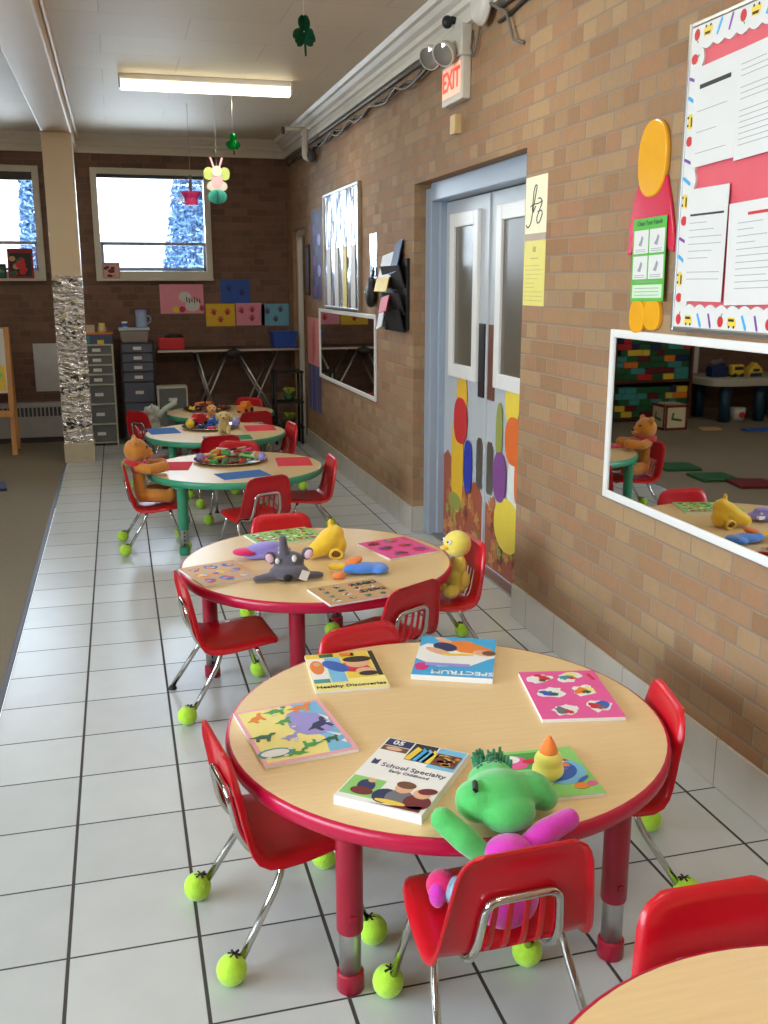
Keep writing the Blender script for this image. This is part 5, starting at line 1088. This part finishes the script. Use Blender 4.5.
# ------------------------------------------------------------------ hanging decorations
M_string = mat('string', (190, 186, 176), .7)
def string(t, z0, x=0): mb = MB(); mb.tube([(x, 0, z0), (x, 0, (ZC-t.location.z)/t.scale.z)], .0018, 5); mb.build('string', M_string, t)
def shamrock(label, x, y, z, s, m, rz):
    t = thing('paper_shamrock', label, 'hanging decoration', (x, y, z), rz)
    def lobe(a): return [(s*(.52*math.cos(a)+.46*math.cos(a+b)*(1-.25*(abs(b) < .3))), s*(.52*math.sin(a)+.46*math.sin(a+b)*(1-.25*(abs(b) < .3)))) for b in [(-PI+2*PI*k/18) for k in range(18)]]
    for q in range(2):
        mb = MB(); M = Matrix.Rotation(q*PI/2, 4, 'Z') @ Matrix.Rotation(PI/2, 4, 'X') @ Matrix.Translation((0, 0, -.003))
        for a in (PI/2, PI/2+2.2, PI/2-2.2): mb.prism(lobe(a), .006, M)
        mb.build('leaf_cluster', m, t)
    mb = MB(); mb.prism([(-.08*s, -.2*s), (.08*s, -.2*s), (.14*s, -1.35*s), (.02*s, -1.4*s)], .005, Matrix.Rotation(PI/2, 4, 'X')); mb.build('stem', m, t); string(t, s*.9)
shamrock('dark green foil shamrock hanging nearest, high above the aisle', .915, 4.8, 2.63, .075, mat('dark_foil_green', (12, 70, 44), .25, .5), .5)
shamrock('bright green foil shamrock hanging beyond the strip light', .83, 7.0, 2.43, .06, mat('foil_green', (6, 140, 60), .2, .6), .3)
t = thing('paper_bunny', 'paper bunny with a teal honeycomb ball hanging near the window', 'hanging decoration', (.762, 7.5, 2.09))
t.scale = (.82, .82, .82)
M_teal = flat('teal_tissue', (96, 200, 186)); mb = MB()
for k in range(12): mb.prism(sup(.085, .06, 0, .03, 2.2, 20), .0015, Matrix.Rotation(k*PI/12, 4, 'Z') @ Matrix.Rotation(PI/2, 4, 'X'))
mb.build('honeycomb_ball', M_teal, t)
MX = Matrix.Translation((0, -.004, 0)) @ Matrix.Rotation(PI/2, 4, 'X')
mb = MB(); mb.prism(sup(.09, .05, 0, .12, 2.2), .008, MX); mb.build('lace_skirt', flat('lace', (222, 216, 206)), t)
mb = MB(); mb.prism(sup(.05, .07, 0, .17, 2.2), .012, MX); mb.build('body', flat('bunny_pink', (232, 190, 196)), t); mb = MB(); mb.prism(sup(.045, .045, 0, .245, 2.), .018, MX); hd = mb.build('head', flat('bunny_cream', (240, 226, 206)), t)
for s in (1, -1): mb = MB(); mb.prism([(s*.012, .27), (s*.03, .27), (s*.06, .36), (s*.045, .365)], .008, MX); mb.build('ear', flat('bunny_pink', (232, 190, 196)), hd); mb = MB(); mb.prism(sup(.045, .055, s*.07, .225, 2.2), .006, MX); mb.build('wing', flat('wing_green', (196, 214, 120)), t)
string(t, .28)
t = thing('paper_basket', 'pink paper basket hanging in front of the window', 'hanging decoration', (.608, 8.0, 2.09)); mb = MB(); mb.lathe([(0, 0), (.05, 0), (.052, .05), (.075, .085), (.08, .1), (.07, .095), (.046, .052), (0, .05)], n=16, smooth=False); mb.build('basket', flat('basket_pink', (226, 60, 130)), t); mb = MB(); mb.box((0, 0, .16), (.022, .006, .12)); mb.build('ribbon', M_dark, t); string(t, .21)

# ------------------------------------------------------------------ left side of the room (seen in the mirror)
t = thing('toy_shelf', 'low brown shelf filled with large coloured bricks, seen in the mirror', 'shelf', (-2.3, 9.72, 0))
M_ms = mat('shelf_brown', (92, 48, 36), .5, var=.1)
mb = MB()
for x in (-.47, .47): mb.box((x, 0, .55), (.03, .34, 1.1))
for z in (.03, .44, .95, 1.09): mb.box((0, 0, z), (.91, .34, .025))
mb.box((0, .16, .55), (.91, .015, 1.1)); mb.build('carcass', M_ms, t, bevel=.003)
r = random.Random(17); BR = {}
def bigbrick(colr, x, z, w_, h_):
    k = (colr, round(w_, 3), round(h_, 3))
    if k not in BR:
        mb = MB(); mb.box((0, 0, h_/2), (w_-.004, .2, h_-.003), bev=.004); mb.mi = 1; mb.box((0, -.1005, h_/2), (w_*.6, .002, h_*.4)); o = BR[k] = mb.build('toy_block', [P(colr), P(colr)])
    else: o = BR[k].copy(); C.objects.link(o)
    o.location = (x, 9.68, z); return tag(o, '%s toy block stacked in the low shelf seen in the mirror' % colr.replace('dgreen', 'dark green').replace('lgreen', 'light green'), 'toy block', '%s toy blocks in the mirrored shelf' % colr)
for lay, (z0, n) in enumerate(((.453, 7), (.0435, 5))):
    for q in range(n):
        x = -2.75; hh = .066
        while x < -1.86:
            w_ = r.choice((.09, .135, .18)); w_ = min(w_, -1.85-x)
            if w_ < .05: break
            bigbrick(r.choices(('dgreen', 'teal', 'orange', 'red', 'maroon', 'navy', 'yellow'), (9, 5, 2, 2, 2, 2, 1))[0], x+w_/2, z0+q*hh+.0005, w_, hh); x += w_
t = thing('alphabet_cube', 'cream toy cube with red edges and a green letter, seen in the mirror', 'toy cube', (-2.18, 8.99, 0), .0)
mb = MB(); mb.box((0, 0, .135), (.27, .27, .27)); mb.build('cube', flat('cube_cream', (226, 214, 180)), t, bevel=.01)
for M in (Matrix.Translation((0, -.1355, .135)) @ Matrix.Rotation(PI/2, 4, 'X'), Matrix.Translation((.1355, 0, .135)) @ Matrix.Rotation(PI/2, 4, 'Z') @ Matrix.Rotation(PI/2, 4, 'X'), Matrix.Translation((0, 0, .2705))):
    mb = MB()
    for c, d in (((0, .118), (.262, .026)), ((0, -.118), (.262, .026)), ((.118, 0), (.026, .262)), ((-.118, 0), (.026, .262))): mb.box((c[0], c[1], 0), (d[0], d[1], .003))
    bmesh.ops.transform(mb.b, matrix=M, verts=mb.b.verts[:]); fr = mb.build('red_border', P('maroon'), t)
    mb = MB(); mb.text('L', .17, M @ Matrix.Rotation(PI*.55, 4, 'Z'), .003, True); mb.build('letter', P('dgreen'), fr)
t = thing('play_table', 'pale-topped play table on thick teal legs, seen in the mirror', 'table', (-3.42, 9.5, 0))
mb = MB(); mb.prism(sup(.62, .38, 0, 0, 5, 40), .085, Matrix.Translation((0, 0, .40))); mb.build('tabletop', mat('play_grey', (190, 188, 176), .5), t, bevel=.012)
for x, y in ((.40, -.24), (-.02, -.26), (.40, .26), (-.45, .26)): mb = MB(); mb.lathe([(0, 0), (.06, 0), (.055, .2), (.06, .40), (0, .40)], (x, y, 0), 18); mb.build('leg', flat('deep_teal', (20, 62, 88)), t)
t = thing('toy_bus', 'yellow toy bus on the play table seen in the mirror', 'toy', (-3.2, 9.36, .4855)); mb = MB(); mb.box((0, 0, .075), (.15, .1, .12)); mb.build('body', P('yellow'), t, bevel=.02); mb = MB(); mb.box((0, -.051, .095), (.11, .004, .035)); mb.build('window_strip', P('black'), t)
for x in (-.045, .045): mb = MB(); mb.tube([(x, -.055, .022), (x, .055, .022)], .022, 12); mb.build('wheel', M_black, t)
t = thing('toy_house', 'yellow toy house with a pitched roof on the play table seen in the mirror', 'toy', (-3.42, 9.36, .4855)); mb = MB(); mb.prism([(-.08, 0), (.08, 0), (.08, .08), (0, .155), (-.08, .08)], .1, Matrix.Translation((0, .05, 0)) @ Matrix.Rotation(PI/2, 4, 'X')); mb.build('body', P('yellow'), t, bevel=.006); mb = MB(); mb.box((0, -.052, .07), (.08, .004, .03)); mb.build('window_strip', P('black'), t); mb = MB(); mb.box((0, -.052, .02), (.15, .006, .04)); mb.build('base_band', P('navy'), t)
t = thing('toy_castle', 'heap of navy and grey toy pieces on the play table seen in the mirror', 'toy', (-3.0, 9.42, .4855)); mb = MB(); mb.box((0, 0, .06), (.2, .14, .12), bev=.01); mb.lathe([(0, .15), (.04, .15), (.045, 0), (0, 0)], (-.06, 0, 0), 12); mb.build('base_piece', P('navy'), t); mb = MB(); mb.ell((.03, 0, .15), (.06, .04, .04)).ell((-.05, .02, .17), (.03, .03, .03)); mb.build('top_piece', P('grey'), t)
sheet('poster', 'white framed poster leaning on the wall behind the play table seen in the mirror', 'poster', MBK(-2.88, .78, -.0005), .36, .62, lambda mb, w, h, z: (rect(mb, 1, -w*.3, h*.2, w*.3, h*.38, z), oval(mb, 2, .0, -.05, .1, .12, z), oval(mb, 1, .02, -.1, .05, .06, z+.0004)), [M_dark, flat('pale_blue_print', (170, 186, 206))], M_paper, .01)
t = thing('bucket', 'white bucket with a red spot under the play table seen in the mirror', 'bucket', (-3.27, 9.37, 0)); mb = MB(); mb.lathe([(0, 0), (.07, 0), (.085, .14), (.08, .14), (.066, .008), (0, .006)], n=24); mb.build('pail', M_paper, t); mb = MB(); mb.prism(sup(.035, .035, 0, .07, 2), .004, Matrix.Translation((0, -.076, 0)) @ Matrix.Rotation(PI/2, 4, 'X')); mb.build('red_spot', P('red'), t)
for i, (x, y, a, colr, nm) in enumerate(((-.83, 8.3, .1, 'purple', 'purple'), (-1.04, 7.62, .15, 'navy', 'navy'), (-1.05, 6.98, .2, 'dgreen', 'dark green'), (-1.08, 6.52, .1, 'dgreen', 'second dark green'), (-1.22, 6.22, .2, 'maroon', 'maroon'), (-1.95, 5.9, .1, 'navy', 'outermost navy'))):
    if i in (0,): continue
    mb = MB(); mb.box((0, 0, .014), (.30, .30, .02)); mb.mi = 1; mb.box((0, 0, .0245), (.25, .25, .002)); o = mb.build('floor_mat', [P(colr), P(colr)], None, bevel=.006, loc=(x, y, 0), rz=a); tag(o, '%s carpet square on the brown carpet' % nm, 'floor mat', 'carpet squares on the brown carpet')
mb = MB(); mb.box((0, 0, .012), (.2, .14, .02), bev=.003); tag(mb.build('picture_book', P('tan'), None, loc=(-2.55, 8.8, 0), rz=.2), 'tan book lying on the carpet, seen in the mirror', 'book'); mb = MB(); mb.box((0, 0, .012), (.3, .14, .02), bev=.003); tag(mb.build('picture_book', P('blue'), None, loc=(-2.98, 8.6, 0), rz=.1), 'blue book lying on the carpet, seen in the mirror', 'book')

# ------------------------------------------------------------------ outside
struct(MB().box((0, 60, -.6), (160, 100, .2)).build('ground_outside', mat('lawn', (120, 132, 116), .9, var=.2, scale=.5)))
def tree(label, x, y, h, rad, n, seed):
    t = thing('tree', label, 'tree', (x, y, -.5)); r = random.Random(seed)
    mb = MB(); mb.tube([(0, 0, 0), (.05, 0, h*.5), (0, .05, h*.9)], [.14, .09, .03], 8)
    mb.build('trunk', mat('bark', (110, 100, 96), .9), t)
    V, F = [], []
    for k in range(n):
        f = r.random(); z = h*(.12+.86*f); rr = rad*(1-.55*f)*math.sqrt(r.random()); a = r.uniform(0, 6.283); s = r.uniform(.05, .10)
        c = Vector((rr*math.cos(a), rr*math.sin(a), z)); u = Vector((r.gauss(0, 1), r.gauss(0, 1), r.gauss(0, 1))).normalized(); v = u.orthogonal().normalized(); b = len(V)
        V += [c-u*s, c+v*s*.5, c+u*s, c-v*s*.5]; F.append((b, b+1, b+2, b+3))
    mb = MB(); mb.raw(V, F); o = mb.build('foliage', mat('spruce', (140, 176, 212), .8, var=.15, scale=2), t, recalc=False); o['kind'] = 'stuff'
tree('pale blue-green tree outside the window right of the pillar', 3.0, 25, 8.5, 2.05, 52000, 1)
tree('pale blue-green tree outside the left window', -1.55, 25, 8., .66, 15000, 2)
